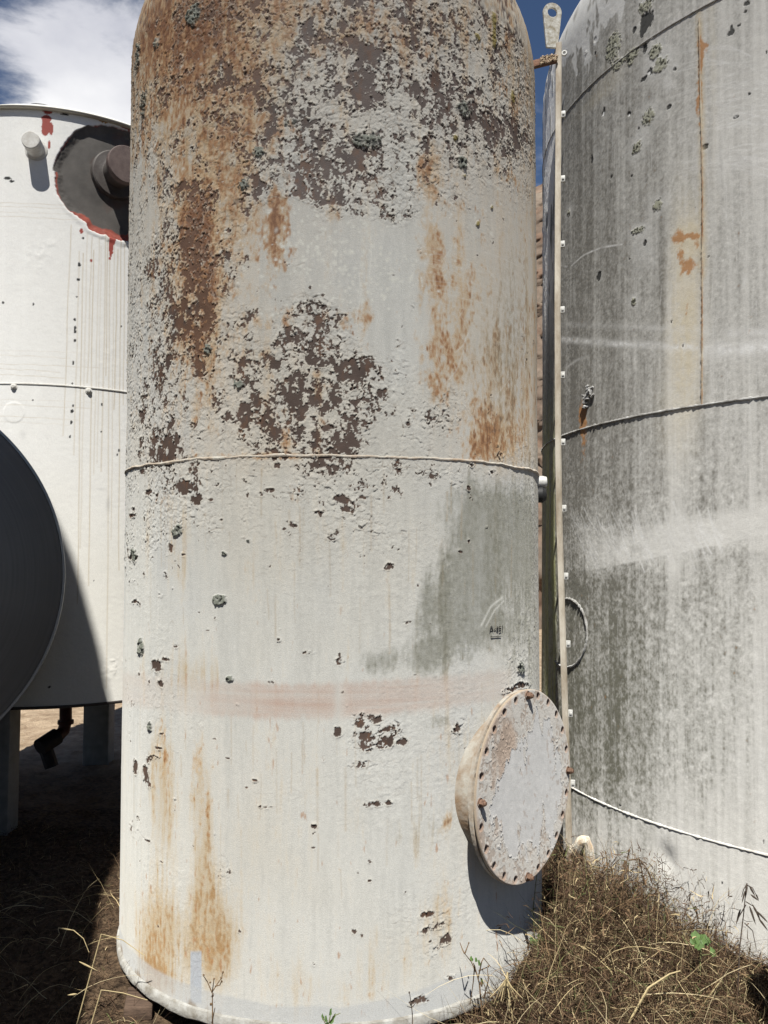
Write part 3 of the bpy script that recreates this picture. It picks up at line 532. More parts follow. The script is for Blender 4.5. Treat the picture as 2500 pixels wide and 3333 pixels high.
    clean = sm(.78 - rn - .17 * G(f1) - .08 * G(f3) - .35 * np.exp(-((XX - .02)**2 / .006 + (YY + .0)**2 / .02)) - .25 * np.exp(-((XX + .17)**2 / .012 + (YY - .12)**2 / .05)) - .18 * np.exp(-((XX - .0)**2 / .01 + (YY - .22)**2 / .006)) - .30 * np.exp(-((XX + .06 - .03 * np.sin(YY * 20))**2 / .0012)) * sm(G(f1) + G(f3), -.6, .3) - .22 * np.exp(-((XX - .12)**2 / .001)) * sm(G(f3), -.3, .5), -.02, .05)
    rustm = sm(.35 * G(f1) + .3 * G(f3) + 1.1 * np.exp(-((XX + .13)**2 / .006 + (YY - .16)**2 / .014)) + .7 * np.exp(-((XX + .20)**2 / .004 + (YY - .0)**2 / .03)) + .7 * np.exp(-((XX - .06)**2 / .004 + (YY - .05)**2 / .008)) + .6 * sm(rn, .9, 1) + .3 * np.exp(-((XX)**2 / .03 + (YY + .27)**2 / .003)), .35, 1.1) * (1 - clean)
    pk = sm(G(f1) * .45 + G(v1) - .62 + .25 * (1 - clean), .38, .42) * (1 - clean) + sm(G(v1) + .3 * G(f1) - .93, 0, .05) * clean * .7
    Cc = np.zeros(XX.shape + (3,), np.float32) + np.array((.352, .350, .340), np.float32); Cc = mixc(Cc, (.35, .335, .305), (1 - clean) * .9); Cc = mixc(Cc, (.27, .18, .12), rustm * .60); Cc = mixc(Cc, (.22, .175, .14), pk * .62); Cc *= (1 + .06 * G(f2))[..., None]
    hh = (1 - clean) * (1 - pk) * ((G(d1x) * (G(v1b) - .5) + G(d1y) * (G(v1c) - .7)) * (.10 + .30 * sm(G(f1), .0, .8)) + .0006) + G(f2) * .0002 + (.0015 + .002 * G(v1b)) * sm(.12 - np.abs(clean - .5), 0, .1)
    ha = []
    for i in range(24):
        t = rad(90 - 2 + 15 * i); hx, hy = .326 * math.cos(t), .326 * math.sin(t); d = np.hypot(XX - hx, YY - hy)
        if i % 6 == 0: ha.append((hx, hy)); continue
        hm = sm(.0115 - d, -.001, .002); hh = hh * (1 - hm) - .022 * hm; Cc = mixc(Cc, (.05, .035, .028), hm); Cc = mixc(Cc, (.28, .17, .11), sm(.018 - d, 0, .006) * (1 - hm) * .6)
    hh = hh * (1 - sm(rn, .985, 1)) 
    V = [m @ Vector((XX[i, j], YY[i, j], float(hh[i, j]))) for i in range(nr_) for j in range(na)]
    ex = [m @ Vector(((R_ + dr) * math.cos(t), (R_ + dr) * math.sin(t), z)) for dr, z in ((.0025, -.004), (.0025, -.011), (-.006, -.013)) for t in th]
    V = V + ex; Cc = np.vstack([Cc.reshape(-1, 3), np.tile(np.array([[.33, .27, .20]], np.float32), (len(ex), 1))])
    jn = np.arange(na); rows = nr_ + 3
    Q = np.vstack([np.stack([i * na + jn, (i + 1) * na + jn, (i + 1) * na + (jn + 1) % na, i * na + (jn + 1) % na], -1) for i in range(rows - 1)])
    cov = mesh('manway_cover', np.array([tuple(v) for v in V]), Q, M_shell, root, col=Cc)
    for hx, hy in ha:
        b = MB(); mm = m @ Matrix.Translation((hx, hy, 0)); b.lathe([(.0, .0), (.016, .0), (.016, .004), (.0155, .0042)], 18, mm, close=False); b.lathe([(.013, .004), (.013, .017), (.011, .019), (.0, .019)], 6, mm); b.lathe([(.0078, .019), (.0078, .024), (.006, .026), (0, .026)], 12, mm)
        b.build('bolt', M_brown, cov, ang=30)
build_main()

# ================================================================== grey streaked tank on the right
T2 = Frame(2.7924, 4.7, 1.8973, .0089, .0119)
def build_right():
    fr = T2; root = empty('storage_tank', fr.m)
    tag(root, 'wide grimy grey tank with lichen spots, a level strip and a lifting lug', 'storage tank', 'standing storage tanks')
    ph, rp, zp, nr, nz, arc = tank_grid(fr, .0, 4.28, .0030, rad(-112), rad(-5), .95)
    sh = Sheet(ph * fr.R, arc, 31); PH = np.broadcast_to(ph[None], sh.sh); ZG = np.broadcast_to(zp[:, None], sh.sh)
    wx = sh.fbm(.10, o=3) * .012; wy = sh.fbm(.10, o=3) * .012
    B = lambda l, soft=.8: blobs(fr, sh, PH, l, soft, 1, wx, wy)
    px_, py_ = fr.px(PH, ZG)
    G = table(fr, PH, ZG, [1765, 1805, 1840, 1900, 1980, 2040, 2090, 2150, 2220, 2290, 2360, 2430, 2500],
              [0, 150, 400, 700, 1000, 1150, 1250, 1330, 1450, 1650, 1760, 1830, 1920, 2100, 2300, 2500, 2600, 2720, 2900, 3130],
              [[.2, .3, .5, .6, .75, .70, .5, .6, .55, .45, .35, .28, .25],
               [.1, .2, .8, .75, .75, .70, .6, .6, .5, .45, .35, .25, .2],
               [.1, .2, .85, .8, .75, .75, .65, .62, .5, .45, .32, .22, .2],
               [.2, .3, .85, .85, .8, .62, .68, .6, .5, .4, .42, .38, .3],
               [.5, .5, .85, .85, .8, .66, .7, .62, .4, .4, .55, .5, .4],
               [.6, .6, .88, .82, .75, .55, .7, .5, .3, .35, .5, .4, .4],
               [.7, .7, .9, .85, .8, .66, .7, .55, .3, .5, .65, .6, .5],
               [.7, .7, .92, .9, .85, .72, .75, .58, .35, .6, .65, .58, .52],
               [.7, .7, .92, .88, .82, .74, .6, .62, .5, .6, .6, .55, .5],
               [.7, .7, .92, .85, .80, .78, .55, .66, .6, .62, .6, .52, .48],
               [.7, .7, .85, .55, .48, .42, .32, .34, .26, .16, .12, .10, .10],
               [.7, .7, .88, .58, .46, .36, .26, .16, .20, .30, .55, .70, .68],
               [.7, .7, .95, .95, .92, .75, .58, .68, .66, .62, .62, .56, .5],
               [.7, .7, .95, .92, .95, .85, .62, .7, .62, .58, .55, .50, .45],
               [.7, .7, .92, .92, .9, .80, .72, .68, .60, .56, .52, .46, .42],
               [.7, .7, .85, .86, .85, .78, .70, .64, .55, .5, .45, .4, .36],
               [.6, .6, .6, .6, .58, .55, .5, .45, .4, .34, .3, .26, .25],
               [.4, .4, .3, .3, .28, .26, .24, .22, .2, .18, .16, .16, .16],
               [.2, .2, .2, .18, .16, .14, .12, .12, .12, .12, .12, .12, .12], [.2, .2, .2, .16, .14, .12, .12, .12, .12, .12, .12, .12, .12]])
    vs = sh.fbm(.045, .9, o=4, g=.7); vs2 = sh.fbm(.02, .25, o=3, g=.8); spk = sh.fbm(.011, .013, o=3, g=.8); sp2 = sh.fbm(.03, .035, o=3); low = sh.fbm(.5, .5, o=3)
    yl0 = B([(2232, 1000, 46, 320, .9), (2235, 780, 42, 44, .6)], .8)
    xr_ = np.interp(px_, [1800, 2000, 2150, 2300, 2500, 2700], [1.0, .90, .73, .60, .48, .46]); fine = .5 + .5 * sm(-ZG, -2.4, -1.6); G = G * xr_  # grime thins rightwards; the fade also stands for the wall's shading
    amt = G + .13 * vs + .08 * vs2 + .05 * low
    gr1 = sh.fbm(.0055, .0065, o=2); vs3 = sh.fbm(.010, .30, o=3, g=.8)
    amt = amt + .07 * vs3 + .10 * sh.fbm(.035, 2.2, o=3, g=.8) + .07 * sh.fbm(.012, 1.1, o=2) - .42 * np.clip(yl0, 0, 1)
    yb_ = np.interp(px_, [1850, 2000, 2200, 2350, 2500], [1868, 1842, 1800, 1772, 1735]); bd_ = sm(yb_ - py_, -3, 8) * sm(py_ - yb_ + 135, 0, 75) * sm(px_, 1850, 2050)
    amt = amt - .42 * bd_ * (.8 + .3 * sp2 + .2 * vs3) + .13 * sm(py_ - yb_, -4, 6) * sm(yb_ + 120 - py_, 0, 110)
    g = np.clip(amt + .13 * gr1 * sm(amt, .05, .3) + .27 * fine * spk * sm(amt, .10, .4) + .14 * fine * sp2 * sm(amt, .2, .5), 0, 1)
    C = np.zeros(sh.sh + (3,), np.float32) + np.array((.56, .553, .52), np.float32); C *= (1 + .03 * sp2 + .025 * sh.fbm(.006, .007, o=2))[..., None]
    yl = B([(2230, 1000, 48, 300, .9), (2235, 780, 40, 40, 1.0), (2200, 1300, 60, 200, .25), (2320, 60, 12, 500, .2), (1990, 240, 50, 40, .2), (1940, 320, 60, 20, .2)], .8)
    yl_ = np.clip(yl * (1 + .3 * spk + .3 * vs2), 0, 1)
    gcol = mixc(np.zeros_like(C) + np.array((.130, .123, .104), np.float32), (.085, .083, .055), sm(-ZG, -2.1, -.8))
    gcol = mixc(gcol, (.075, .085, .035), sm(-px_, -1812, -1790) * sm(-ZG, -2.9, -2.3) * (.5 + .5 * sm(vs, -.5, .6)))
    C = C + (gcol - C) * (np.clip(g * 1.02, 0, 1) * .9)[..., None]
    C = mixc(C, (.54, .48, .35), yl_ * .8)
    # swept arcs where the grime was brushed off
    rng = np.random.default_rng(2); st = []
    for i in range(90):
        x = rng.uniform(1860, 2330); y0 = 1690 + rng.normal(0, 25) - (x - 1860) * .03; y1 = y0 + rng.uniform(60, 150); st.append(([(x - 10, y0), (x + 6, (y0 + y1) / 2), (x + 34, y1)], .0036, rng.uniform(.25, .65)))
    for i in range(70):
        y = rng.choice([330, 400, 520, 560]) + rng.normal(0, 22) if i < 55 else rng.uniform(150, 300); x = rng.uniform(2180, 2420); st.append(([(x, y), (x + 80, y - 22 + rng.normal(0, 8)), (x + rng.uniform(120, 260), y - 12 + rng.normal(0, 12))], .0028, rng.uniform(.2, .6)))
    st += [([(1860, 865), (1900, 830), (1960, 805), (2025, 795)], .004, .8), ([(1825, 865), (1845, 868)], .004, .6), ([(1950, 0), (1948, 40), (1985, 12)], .006, .8), ([(1846, 1195), (1880, 1170), (1915, 1160)], .008, .45), ([(1830, 1105), (2000, 1118), (2150, 1126), (2270, 1130)], .016, .7), ([(1830, 1055), (2000, 1062), (2300, 1080)], .014, .3), ([(2300, 1140), (2500, 1128)], .03, .75), ([(2380, 1085), (2500, 1078)], .02, .5), ([(2180, 2880), (2240, 2830), (2110, 2790)], .0025, .4)]
    for i in range(170):
        x, y = rng.uniform(1840, 2500), rng.uniform(300, 2500); st.append(([(x, y), (x + rng.normal(0, 6), y + rng.uniform(30, 160))], .0018, rng.uniform(.15, .4)))
    C = mixc(C, (.66, .66, .645), np.clip(strokes(fr, sh, st) * (.72 + .40 * sp2 + .35 * gr1 + .2 * vs2), 0, 1))
    h = sh.fbm(.015, o=3) * .00035 + sh.noise(.6) * .002 + spk * .00025
    # lichen rosettes with pale halos, chips and holes
    r1, r1b, dx1, dy1, e1, _ = sh.cells(.009, .005, .008)
    lc = [(1995, 150, 22, 42, 1), (2095, 20, 22, 30, 1), (2058, 178, 20, 28, 1), (2010, 205, 22, 16, .8), (2135, 165, 20, 24, 1), (2148, 213, 26, 22, 1), (2107, 382, 19, 27, 1), (2077, 480, 17, 20, 1), (2142, 660, 19, 18, 1), (2076, 755, 19, 14, .9), (2057, 985, 9, 12, .9), (1850, 690, 6, 14, .7), (1905, 170, 6, 12, .6)]
    halo = B([(x, y, rx * 2.0, ry * 2.0, .8) for x, y, rx, ry, a in lc[4:]] + [(2090, 820, 40, 60, .7), (2172, 270, 20, 20, .9), (1945, 500, 10, 24, .5), (2200, 215, 10, 14, .9), (2230, 930, 30, 30, .4), (2415, 915, 8, 18, .8), (1870, 950, 5, 40, .5)], .8)
    C = mixc(C, (.60, .60, .58), np.clip(halo + .25 * spk * halo, 0, 1) * .55)
    lm = sm(B(lc, .8) + .45 * (r1 - .5), .42, .58); C = mixc(C, (.30, .30, .225), lm * (.6 + .4 * r1b)); C = mixc(C, (.06, .06, .045), lm * (r1b < .28)); h += lm * (.001 + .003 * r1b)
    hl = [(2100, 70, 20, 24, 1), (2085, 92, 10, 32, 1), (2057, 103, 7, 10, 1), (2098, 150, 8, 22, .9), (2378, 105, 16, 8, 1.1), (2382, 92, 6, 12, 1), (2410, 78, 8, 5, 1), (2432, 8, 10, 8, 1), (2426, 36, 6, 5, 1), (1936, 125, 5, 10, 1), (1936, 168, 4, 8, .9), (2115, 235, 8, 12, 1), (2095, 258, 10, 8, .9), (1966, 360, 6, 14, 1.1), (2045, 370, 6, 8, 1.1), (2172, 343, 10, 8, 1), (2392, 378, 12, 6, 1), (2294, 476, 10, 10, 1.2), (1928, 520, 4, 16, 1), (1990, 575, 4, 6, .9), (2056, 578, 4, 4, 1), (2095, 800, 6, 10, 1), (1948, 905, 8, 14, 1.1), (2040, 850, 5, 6, .6), (2075, 422, 6, 6, .8), (2450, 290, 5, 5, .9), (2490, 170, 4, 5, .9), (2200, 225, 8, 8, .8), (2185, 1050, 3, 8, .7), (2225, 1118, 3, 7, .7), (2018, 2620, 4, 5, .8), (2483, 2735, 3, 7, .9), (2352, 2868, 4, 5, .9), (2311, 2955, 3, 4, .8), (2350, 2945, 8, 3, .5), (2260, 690, 3, 6, .5), (2300, 835, 5, 5, .7), (2050, 196, 10, 6, .8), (1905, 1315, 8, 12, .4)]
    hm = sm(B(hl, .8) + .35 * (r1 - .5), .45, .6); C = mixc(C, (.03, .03, .028), hm * .92); h -= hm * .003
    ho = [(1965, 366, 3, 7, 1), (2044, 374, 3, 4, 1), (2112, 240, 4, 5, 1), (2393, 374, 8, 3, 1)]; C = mixc(C, (.70, .70, .68), sm(B(ho, .9), .3, .6))
    # dome shoulder: flaking white over dark
    fl = sm(sh.fbm(.03, .06, o=3) + 1.3 * sm(ZG, 4.0, 4.35) - .5, .2, .5) * sm(ZG, 3.9, 4.1); C = mixc(C, (.62, .62, .60), fl * .75)
    # left flank, seen beside the strip: pale above, dark lichen runs
    lf = sm(-px_, -1812, -1800) * sm(ZG, 2.7, 3.1); rn = sm(sh.fbm(.02, .14, o=3) + .05, .65, .95) * lf; C = mixc(C, (.80, .80, .79), lf * .95); C = mixc(C, (.05, .055, .045), rn * .85); h += rn * .004
    gs = sm(-px_, -1815, -1800) * sm(-ZG, -2.6, -2.1); C = mixc(C, (.52, .54, .22), gs * (.25 + .75 * sm(sh.fbm(.03, .7, o=3), -.2, .6)) * .9)
    # rust under the chipped wart and along the vertical seam
    ru = B([(1902, 1360, 14, 70, .9), (1890, 1340, 8, 40, .6), (1905, 1450, 14, 120, .35), (2284, 160, 14, 30, .9), (2275, 215, 10, 30, .9), (2275, 330, 7, 120, .8), (2290, 155, 14, 8, .8), (2205, 772, 22, 22, 1.3), (2250, 768, 26, 12, 1.1), (2242, 872, 24, 26, 1.3), (2210, 830, 14, 34, .9), (2260, 800, 14, 20, .7), (2235, 1010, 6, 20, .6)], .8)
    seam = strokes(fr, sh, [([(2274, 40), (2280, 200), (2284, 420), (2287, 700), (2287, 900)], .010, 1.0)]); C = mixc(C, (.50, .42, .28), np.clip(blur(seam, 3) * 1.3 * (1 + .4 * spk), 0, 1) * .7); ru = ru + .50 * seam * (1 + 1.2 * sh.fbm(.05, .10, o=3)) * sm(-py_, -560, -300)
    C = mixc(C, (.38, .185, .065), sm(ru + .3 * spk + .2 * vs2, .45, 1.0) * .85)
    # dent in the clean lower course
    a, z = fr.hit([(2165, 2795)]); h += -.018 * np.exp(-(((sh.S[None] - a[0] * fr.R) / .05)**2 + ((sh.Z[:, None] - z[0]) / .06)**2))
    tank_mesh('shell', fr, ph, rp, zp, nr, nz, h, np.clip(C, .01, .85), M_shell, root)
    def bead(name, pts, r, n=300, seed=1, mat=M_bead2, tw=True):
        rg = np.random.default_rng(seed); P = [fr.loc(a_, z_, .001) for a_, z_ in pts]
        b = MB(); b.tube(P, [r * (1 + .25 * rg.normal() + (.30 * (i % 2) if tw else 0)) for i in range(len(P))], 7); return b.build(name, mat, root)
    for i, z in enumerate((3.9212, 2.1979, .4158)):
        bead('weld_bead', [(a_, z) for a_ in np.linspace(rad(-180), rad(180), 900)], (.003, .0048, .0042)[i], seed=i, mat=(M_bead2, M_bead2, M_white)[i])
    a, z = fr.hit([(2275, 40), (2287, 600), (2285, 1310)]); zz = np.linspace(3.88, 2.20, 160)
    bead('vertical_weld', [(np.interp(-q, -z, a), q) for q in zz], .0032, seed=9, mat=pbr('seam_paint', (.48, .44, .34), rough=.8, col2=(.25, .13, .06), scale=9, bump=.4, diffr=1))
    # ring weld of an old patch beside the strip
    cx, cy = 1846, 2060; pts = [(cx + 66 * math.sin(t), cy - 112 * math.cos(t)) for t in np.linspace(-.35, 2 * math.pi - .35 - 2.2, 60)]; a, z = fr.hit(pts)
    bead('patch_weld', list(zip(a, z)), .0055, seed=4)
    # chipped wart
    a, z = fr.hit([(1915, 1285)]); rg = random.Random(3); b = MB()
    for i in range(26):
        aa, z2 = a[0] + rg.gauss(0, .012), z[0] + rg.gauss(0, .022); z2 += (aa - a[0]) * 1.2
        p = fr.loc(aa, z2, rg.uniform(0, .012)); b.box(p, rg.uniform(.012, .03), rg.uniform(.006, .014), rg.uniform(.012, .028), Matrix.Rotation(rg.uniform(0, 3), 3, (rg.random(), rg.random(), rg.random())), .003)
    b.build('broken_fitting', pbr('fitting_flakes', (.6, .6, .58), rough=.9, col2=(.05, .045, .04), scale=45, bump=.6, diffr=1), root)
    # level strip standing off the wall
    line = [(1819, 140), (1818, 400), (1816, 700), (1815, 1000), (1817, 1450), (1821, 1700), (1830, 2000), (1841, 2350), (1848, 2560), (1854, 2800)]
    Yd = [4.34, 4.33, 4.29, 4.25, 4.22, 4.21, 4.18, 4.13, 4.10, 4.06]
    P = [fr.m.inverted() @ at(x, y, Yd[i]) for i, (x, y) in enumerate(line)]
    b = MB(); V = []; nrm = Vector((-.28, -.96, 0)); tx = Vector((.96, -.28, 0)); hw = .0150
    zz = np.linspace(P[0].z, P[-1].z, 60); zs = [-p.z for p in P]; S_ = lambda z: Vector((np.interp(-z, zs, [p.x for p in P]), np.interp(-z, zs, [p.y for p in P]), z))
    sec = [(-1, 1), (-.9, 1.25), (.75, 1.25), (.78, 2.2), (1, 2.2), (1, -.6), (-1, -.6)]; k = len(sec)
    for z in zz:
        c = S_(z)
        for u, w in sec: V.append(c + tx * hw * u + nrm * .006 * w)
    b.add(V, [(i * k + j, (i + 1) * k + j, (i + 1) * k + (j + 1) % k, i * k + (j + 1) % k) for i in range(len(zz) - 1) for j in range(k)] + [tuple(range(k)), tuple(range((len(zz) - 1) * k, len(zz) * k))[::-1]])
    strip = b.build('level_strip', M_gauge, root, ang=25)
    for i, y in enumerate((375, 585, 797, 1010, 1222, 1440, 1655, 1875, 2095, 2320, 2548)):
        x = np.interp(y, [q[1] for q in line], [q[0] for q in line]); z = (fr.m.inverted() @ at(x, y, np.interp(y, [q[1] for q in line], Yd))).z; c = S_(z) + tx * (hw + .010) + nrm * .003
        b = MB(); M3 = Matrix((tx, -nrm, Vector((0, 0, 1)))).transposed(); b.box(c, .022, .014, .034, M3, .003); b.box(c + nrm * .009 + tx * .001, .012, .006, .012, M3, .002); b.tube([c + tx * .004 + nrm * -.006, c + tx * .004 - nrm * .05], .004, 6); b.build('clip', M_clip, strip)
    z0 = P[0].z - .06
    b = MB(); c = S_(z0) + tx * (hw + .014); b.lathe([(.008, -.006), (.014, -.006), (.014, .006), (.008, .006), (.008, -.006)], 20, Matrix.Translation(c) @ nrm.to_track_quat('Z', 'Y').to_matrix().to_4x4(), close=False); b.build('ring', M_clip, strip)
    inv = fr.m.inverted(); pA = inv @ at(1728, 213, 4.36); pB = inv @ at(1812, 192, 4.33); b = MB(); d = (pB - pA); M3 = Matrix((d.normalized(), Vector((0, 1, 0)), d.normalized().cross(Vector((0, 1, 0))))).transposed()
    b.box((pA + pB) / 2, d.length, .03, .036, M3, .002); arm = b.build('strip_bracket', M_rust, strip)
    rg = random.Random(6); b = MB()
    for i in range(70):
        t = rg.uniform(.35, 1); b.box(pA.lerp(pB, t) + Vector((0, -.017, rg.uniform(-.018, .022))), rg.uniform(.006, .016), rg.uniform(.004, .010), rg.uniform(.006, .014), Matrix.Rotation(rg.uniform(0, 3), 3, (rg.random(), rg.random(), 1)), .002)
    b.build('lichen_growth', M_lichen, arm)
    # lifting lug with an eye, on the shoulder
    def lug(name, c, xd, zd, outline, hole, th, mat, par):
        """flat plate with a round eye: outline in metres around the eye's centre"""
        yd = xd.cross(zd).normalized(); n = 40; V = []; b = MB()
        O = [(r_ * math.cos(t), r_ * math.sin(t)) for t, r_ in [(2 * math.pi * i / n, outline(2 * math.pi * i / n)) for i in range(n)]]; I = [(hole * math.cos(2 * math.pi * i / n), hole * math.sin(2 * math.pi * i / n)) for i in range(n)]
        for s_ in (-1, 1):
            for x, z in O + I: V.append(c + xd * x + zd * z + yd * th / 2 * s_)
        Fc = []
        for i in range(n):
            j = (i + 1) % n; a_ = 2 * n
            Fc += [(i, j, n + j, n + i), (a_ + i, a_ + n + i, a_ + n + j, a_ + j), (i, a_ + i, a_ + j, j), (n + i, n + j, a_ + n + j, a_ + n + i)]
        b.add(V, Fc); return b.build(name, mat, par, ang=30)
    c = inv @ at(1797, 42, 4.62); xd = Vector((1, .12, 0)).normalized(); zd = Vector((.05, -.02, 1)).normalized(); zd -= xd * zd.dot(xd); zd.normalize()
    def ol(t):                                   # round top, tapering foot
        x, z = math.cos(t), math.sin(t); return .053 if z > -.05 else min(.235 / max(-z, .05), .053 / max(abs(x) * 1.0 + .32 * z * -1 * -.62, .02)) if z < -.05 else .053
    def ol2(t):
        x, z = math.cos(t), math.sin(t)
        if z >= 0: return .053
        # sides run from half-width .053 at the eye to .032 at the foot .21 below
        k_ = abs(x); r_ = .053 / max(k_ + .10 * z * -1, 1e-4) if k_ > 1e-3 else 9; return min(r_, .20 / max(-z, 1e-3))
    lug('lifting_lug', c, xd, zd, ol2, .028, .016, pbr('lug_white', (.66, .66, .62), rough=.8, col2=(.30, .26, .18), scale=38, bump=.6, diffr=1), root)
    # tailing lug low on the left flank
    b = MB(); pts = [inv @ at(x, y, Y) for x, y, Y in ((1868, 2800, 4.10), (1880, 2768, 4.03), (1893, 2738, 3.99), (1906, 2735, 3.98), (1914, 2760, 3.99), (1916, 2810, 4.02))]
    P2 = []
    for i in range(len(pts) - 1):
        for q in range(4): P2.append(pts[i].lerp(pts[i + 1], q / 4))
    P2.append(pts[-1]); b.tube(P2, [.034, .034, .033, .032, .030, .029, .028, .027] + [.024] * 5 + [.022, .023, .024, .025, .026, .027, .028, .028, .028], 10)
    b.box(inv @ at(1884, 2790, 4.06), .085, .03, .11, Matrix.Rotation(-.2, 3, 'Z'), .008); b.build('tailing_lug', pbr('cream_lug', (.66, .64, .56), rough=.75, col2=(.38, .27, .16), scale=20, bump=.7, diffr=1), root)
build_right()

# ================================================================== white tank on legs, left
T3 = Frame(-2.2259, 5.9, .919)
def build_white():
    fr = T3; root = empty('storage_tank', fr.m); zb, zt = .6903, 4.255
    tag(root, 'clean white tank on legs with a torn dark round opening in its side', 'storage tank', 'standing storage tanks')
    ph, rp, zp, nr, nz, arc = tank_grid(fr, zb, zt - .02, .0046, rad(-75), rad(75), .22, dome_rows=20)
    sh = Sheet(ph * fr.R, arc, 51); PH = np.broadcast_to(ph[None], sh.sh); ZG = np.broadcast_to(zp[:, None], sh.sh); px_, py_ = fr.px(PH, ZG)
    low = sh.fbm(.4, .5, o=3); f1 = sh.fbm(.03, o=3); f2 = sh.fbm(.012, o=2); vs = sh.fbm(.02, .8, o=3)
    C = np.zeros(sh.sh + (3,), np.float32) + np.array((.76, .76, .735), np.float32); C = mixc(C, (.70, .685, .62), sm(-ZG + .2 * low, -2.4, -1.2) * .6); C *= (1 + .012 * f1 + .02 * vs * sm(vs, .3, 1))[..., None]
    h = f2 * .0003 + sh.fbm(.05, o=2) * .0008 * sm(low, .2, .8) + sh.noise(.5) * .002
    rng = np.random.default_rng(3); st = []
    for x in [232, 258, 272, 285, 300, 305, 322, 328, 345, 352, 358, 372, 385, 395, 405]:
        y0 = rng.uniform(720, 860); y1 = rng.uniform(1150, 2280); n = 14; xx = x + np.cumsum(rng.normal(0, .8, n)) - np.linspace(0, (350 - x) * .10 + 12, n); st.append(([(xx[i], y0 + (y1 - y0) * i / (n - 1)) for i in range(n)], rng.uniform(.0022, .004), rng.uniform(.35, .85)))
    for y in [660, 672, 690, 705, 1140, 1155, 1185, 1200, 1220, 1300, 1318, 1355, 1372]:
        x1 = rng.uniform(180, 380); n = 10; st.append(([(x1 * i / (n - 1), y + 14 * (i / n)**1.5 + rng.normal(0, 1)) for i in range(n)], .0022, rng.uniform(.2, .5)))
    C = mixc(C, (.50, .425, .30), strokes(fr, sh, st) * .85)
    r1, r1b, dx1, dy1, e1, _ = sh.cells(.014, .008, .012)
    B = lambda l, soft=.8: blobs(fr, sh, PH, l, soft)
    ch = [(244, 1010 + d, 4, 4 + 3 * rng.random(), 1.2) for d in (30, 58, 70, 98)] + [(238, 1180, 3, 8, 1), (236, 1248, 3, 4, 1), (238, 1320, 4, 5, 1), (234, 1338, 5, 6, 1.2), (232, 1375, 4, 6, 1.2), (228, 1421, 3, 5, 1), (332, 1316, 3, 5, 1.1), (330, 1405, 4, 4, .8), (388, 1466, 3, 6, 1), (382, 1480, 4, 5, .7), (395, 1062, 2, 4, .8), (258, 860, 5, 7, 1.2), (255, 910, 5, 5, 1.2), (25, 580, 12, 5, 1), (40, 590, 12, 5, .8), (107, 1302, 3, 3, 1), (10, 985, 4, 4, 1), (108, 990, 3, 5, 1), (270, 775, 4, 4, 1), (250, 966, 3, 3, 1), (305, 1890, 2, 5, .7), (162, 2236, 6, 3, 1), (210, 372, 16, 4, .9), (225, 366, 10, 4, .8), (312, 378, 8, 4, 1), (185, 360, 6, 4, .7), (316, 380, 6, 8, 1)]
    C = mixc(C, (.03, .03, .03), sm(B(ch, .8) + .3 * (r1 - .5), .45, .6))
    rdp = [(150, 410, 14, 26, 1.4), (152, 385, 16, 8, 1.2), (168, 422, 6, 16, 1.1), (145, 430, 8, 10, .8), (160, 472, 4, 14, 1.2), (155, 362, 18, 8, 1.2), (395, 402, 26, 8, 1.2), (415, 412, 20, 10, 1.2), (297, 848, 5, 5, 1.4), (357, 842, 4, 4, 1.2), (265, 752, 5, 10, 1.3), (362, 805, 7, 26, 1.4), (366, 780, 10, 14, 1.3)]
    C = mixc(C, (.34, .072, .055), sm(B(rdp, .8) + .35 * (r1 - .5), .5, .62)); C = mixc(C, (.36, .20, .06), sm(B([(336, 390, 16, 10, 1.2)]) + .35 * (r1 - .5), .5, .62))
    C = mixc(C, (.42, .42, .41), np.clip(B([(352, 1640, 6, 22, .7), (330, 1592, 14, 4, .4), (75, 1415, 10, 14, .3)]), 0, 1) * .6)
    bl = B([(380, 2170, 50, 40, .8), (270, 900, 40, 40, .3), (150, 830, 60, 50, .4), (330, 1170, 60, 40, .3)]); h += bl * np.maximum(f1, 0) * .006
    # torn round opening: white skin cut away to the dark plate beneath
    a, z = fr.hit([(392, 597)]); n_t = 72; rg = np.random.default_rng(9); th = np.arctan2(ZG - z[0], (PH - a[0]) * fr.R); d = np.hypot(ZG - z[0], (PH - a[0]) * fr.R)
    rim = .372 + .005 * np.interp(th, np.linspace(-np.pi, np.pi, n_t), np.convolve(np.r_[rg.normal(0, 1, n_t)], np.ones(3) / 2, 'same')) + .020 * np.cos(2 * th) + .009 * sh.fbm(.06, o=4, g=.7)
    cut = sm(rim - d, -.002, .004); inner = rim - .004 - .048 * sm(-np.sin(th + .10), .62, .98) + .006 * np.interp(th, np.linspace(-np.pi, np.pi, 40), rg.normal(0, 1, 40)); dk = sm(inner - d, -.003, .004)
    C = mixc(C, (.29, .075, .052), cut); C *= (1 + .2 * f1 * cut)[..., None]; dcol = mixc(np.zeros_like(C) + np.array((.105, .097, .088), np.float32), (.11, .065, .052), sm(sh.fbm(.12, o=4), .1, 1) * .7); dcol *= (1 + .18 * sh.fbm(.05, o=4))[..., None]
    C = C + (dcol - C) * dk[..., None]
    h -= .030 * cut * (.35 + .65 * sm(rim - d, .0, .05)); h += .005 * sm(.03 - np.abs(d - rim - .01), 0, .03) * (1 - cut) * sm(-np.sin(th), .2, .9)
    a, z = fr.hit([(45, 1342)]); h += .0022 * sm(.062 - np.hypot(ZG - z[0], (PH - a[0]) * fr.R), -.004, .004)
    tank_mesh('shell', fr, ph, rp, zp, nr, nz, h, np.clip(C, .01, .85), M_shell, root)
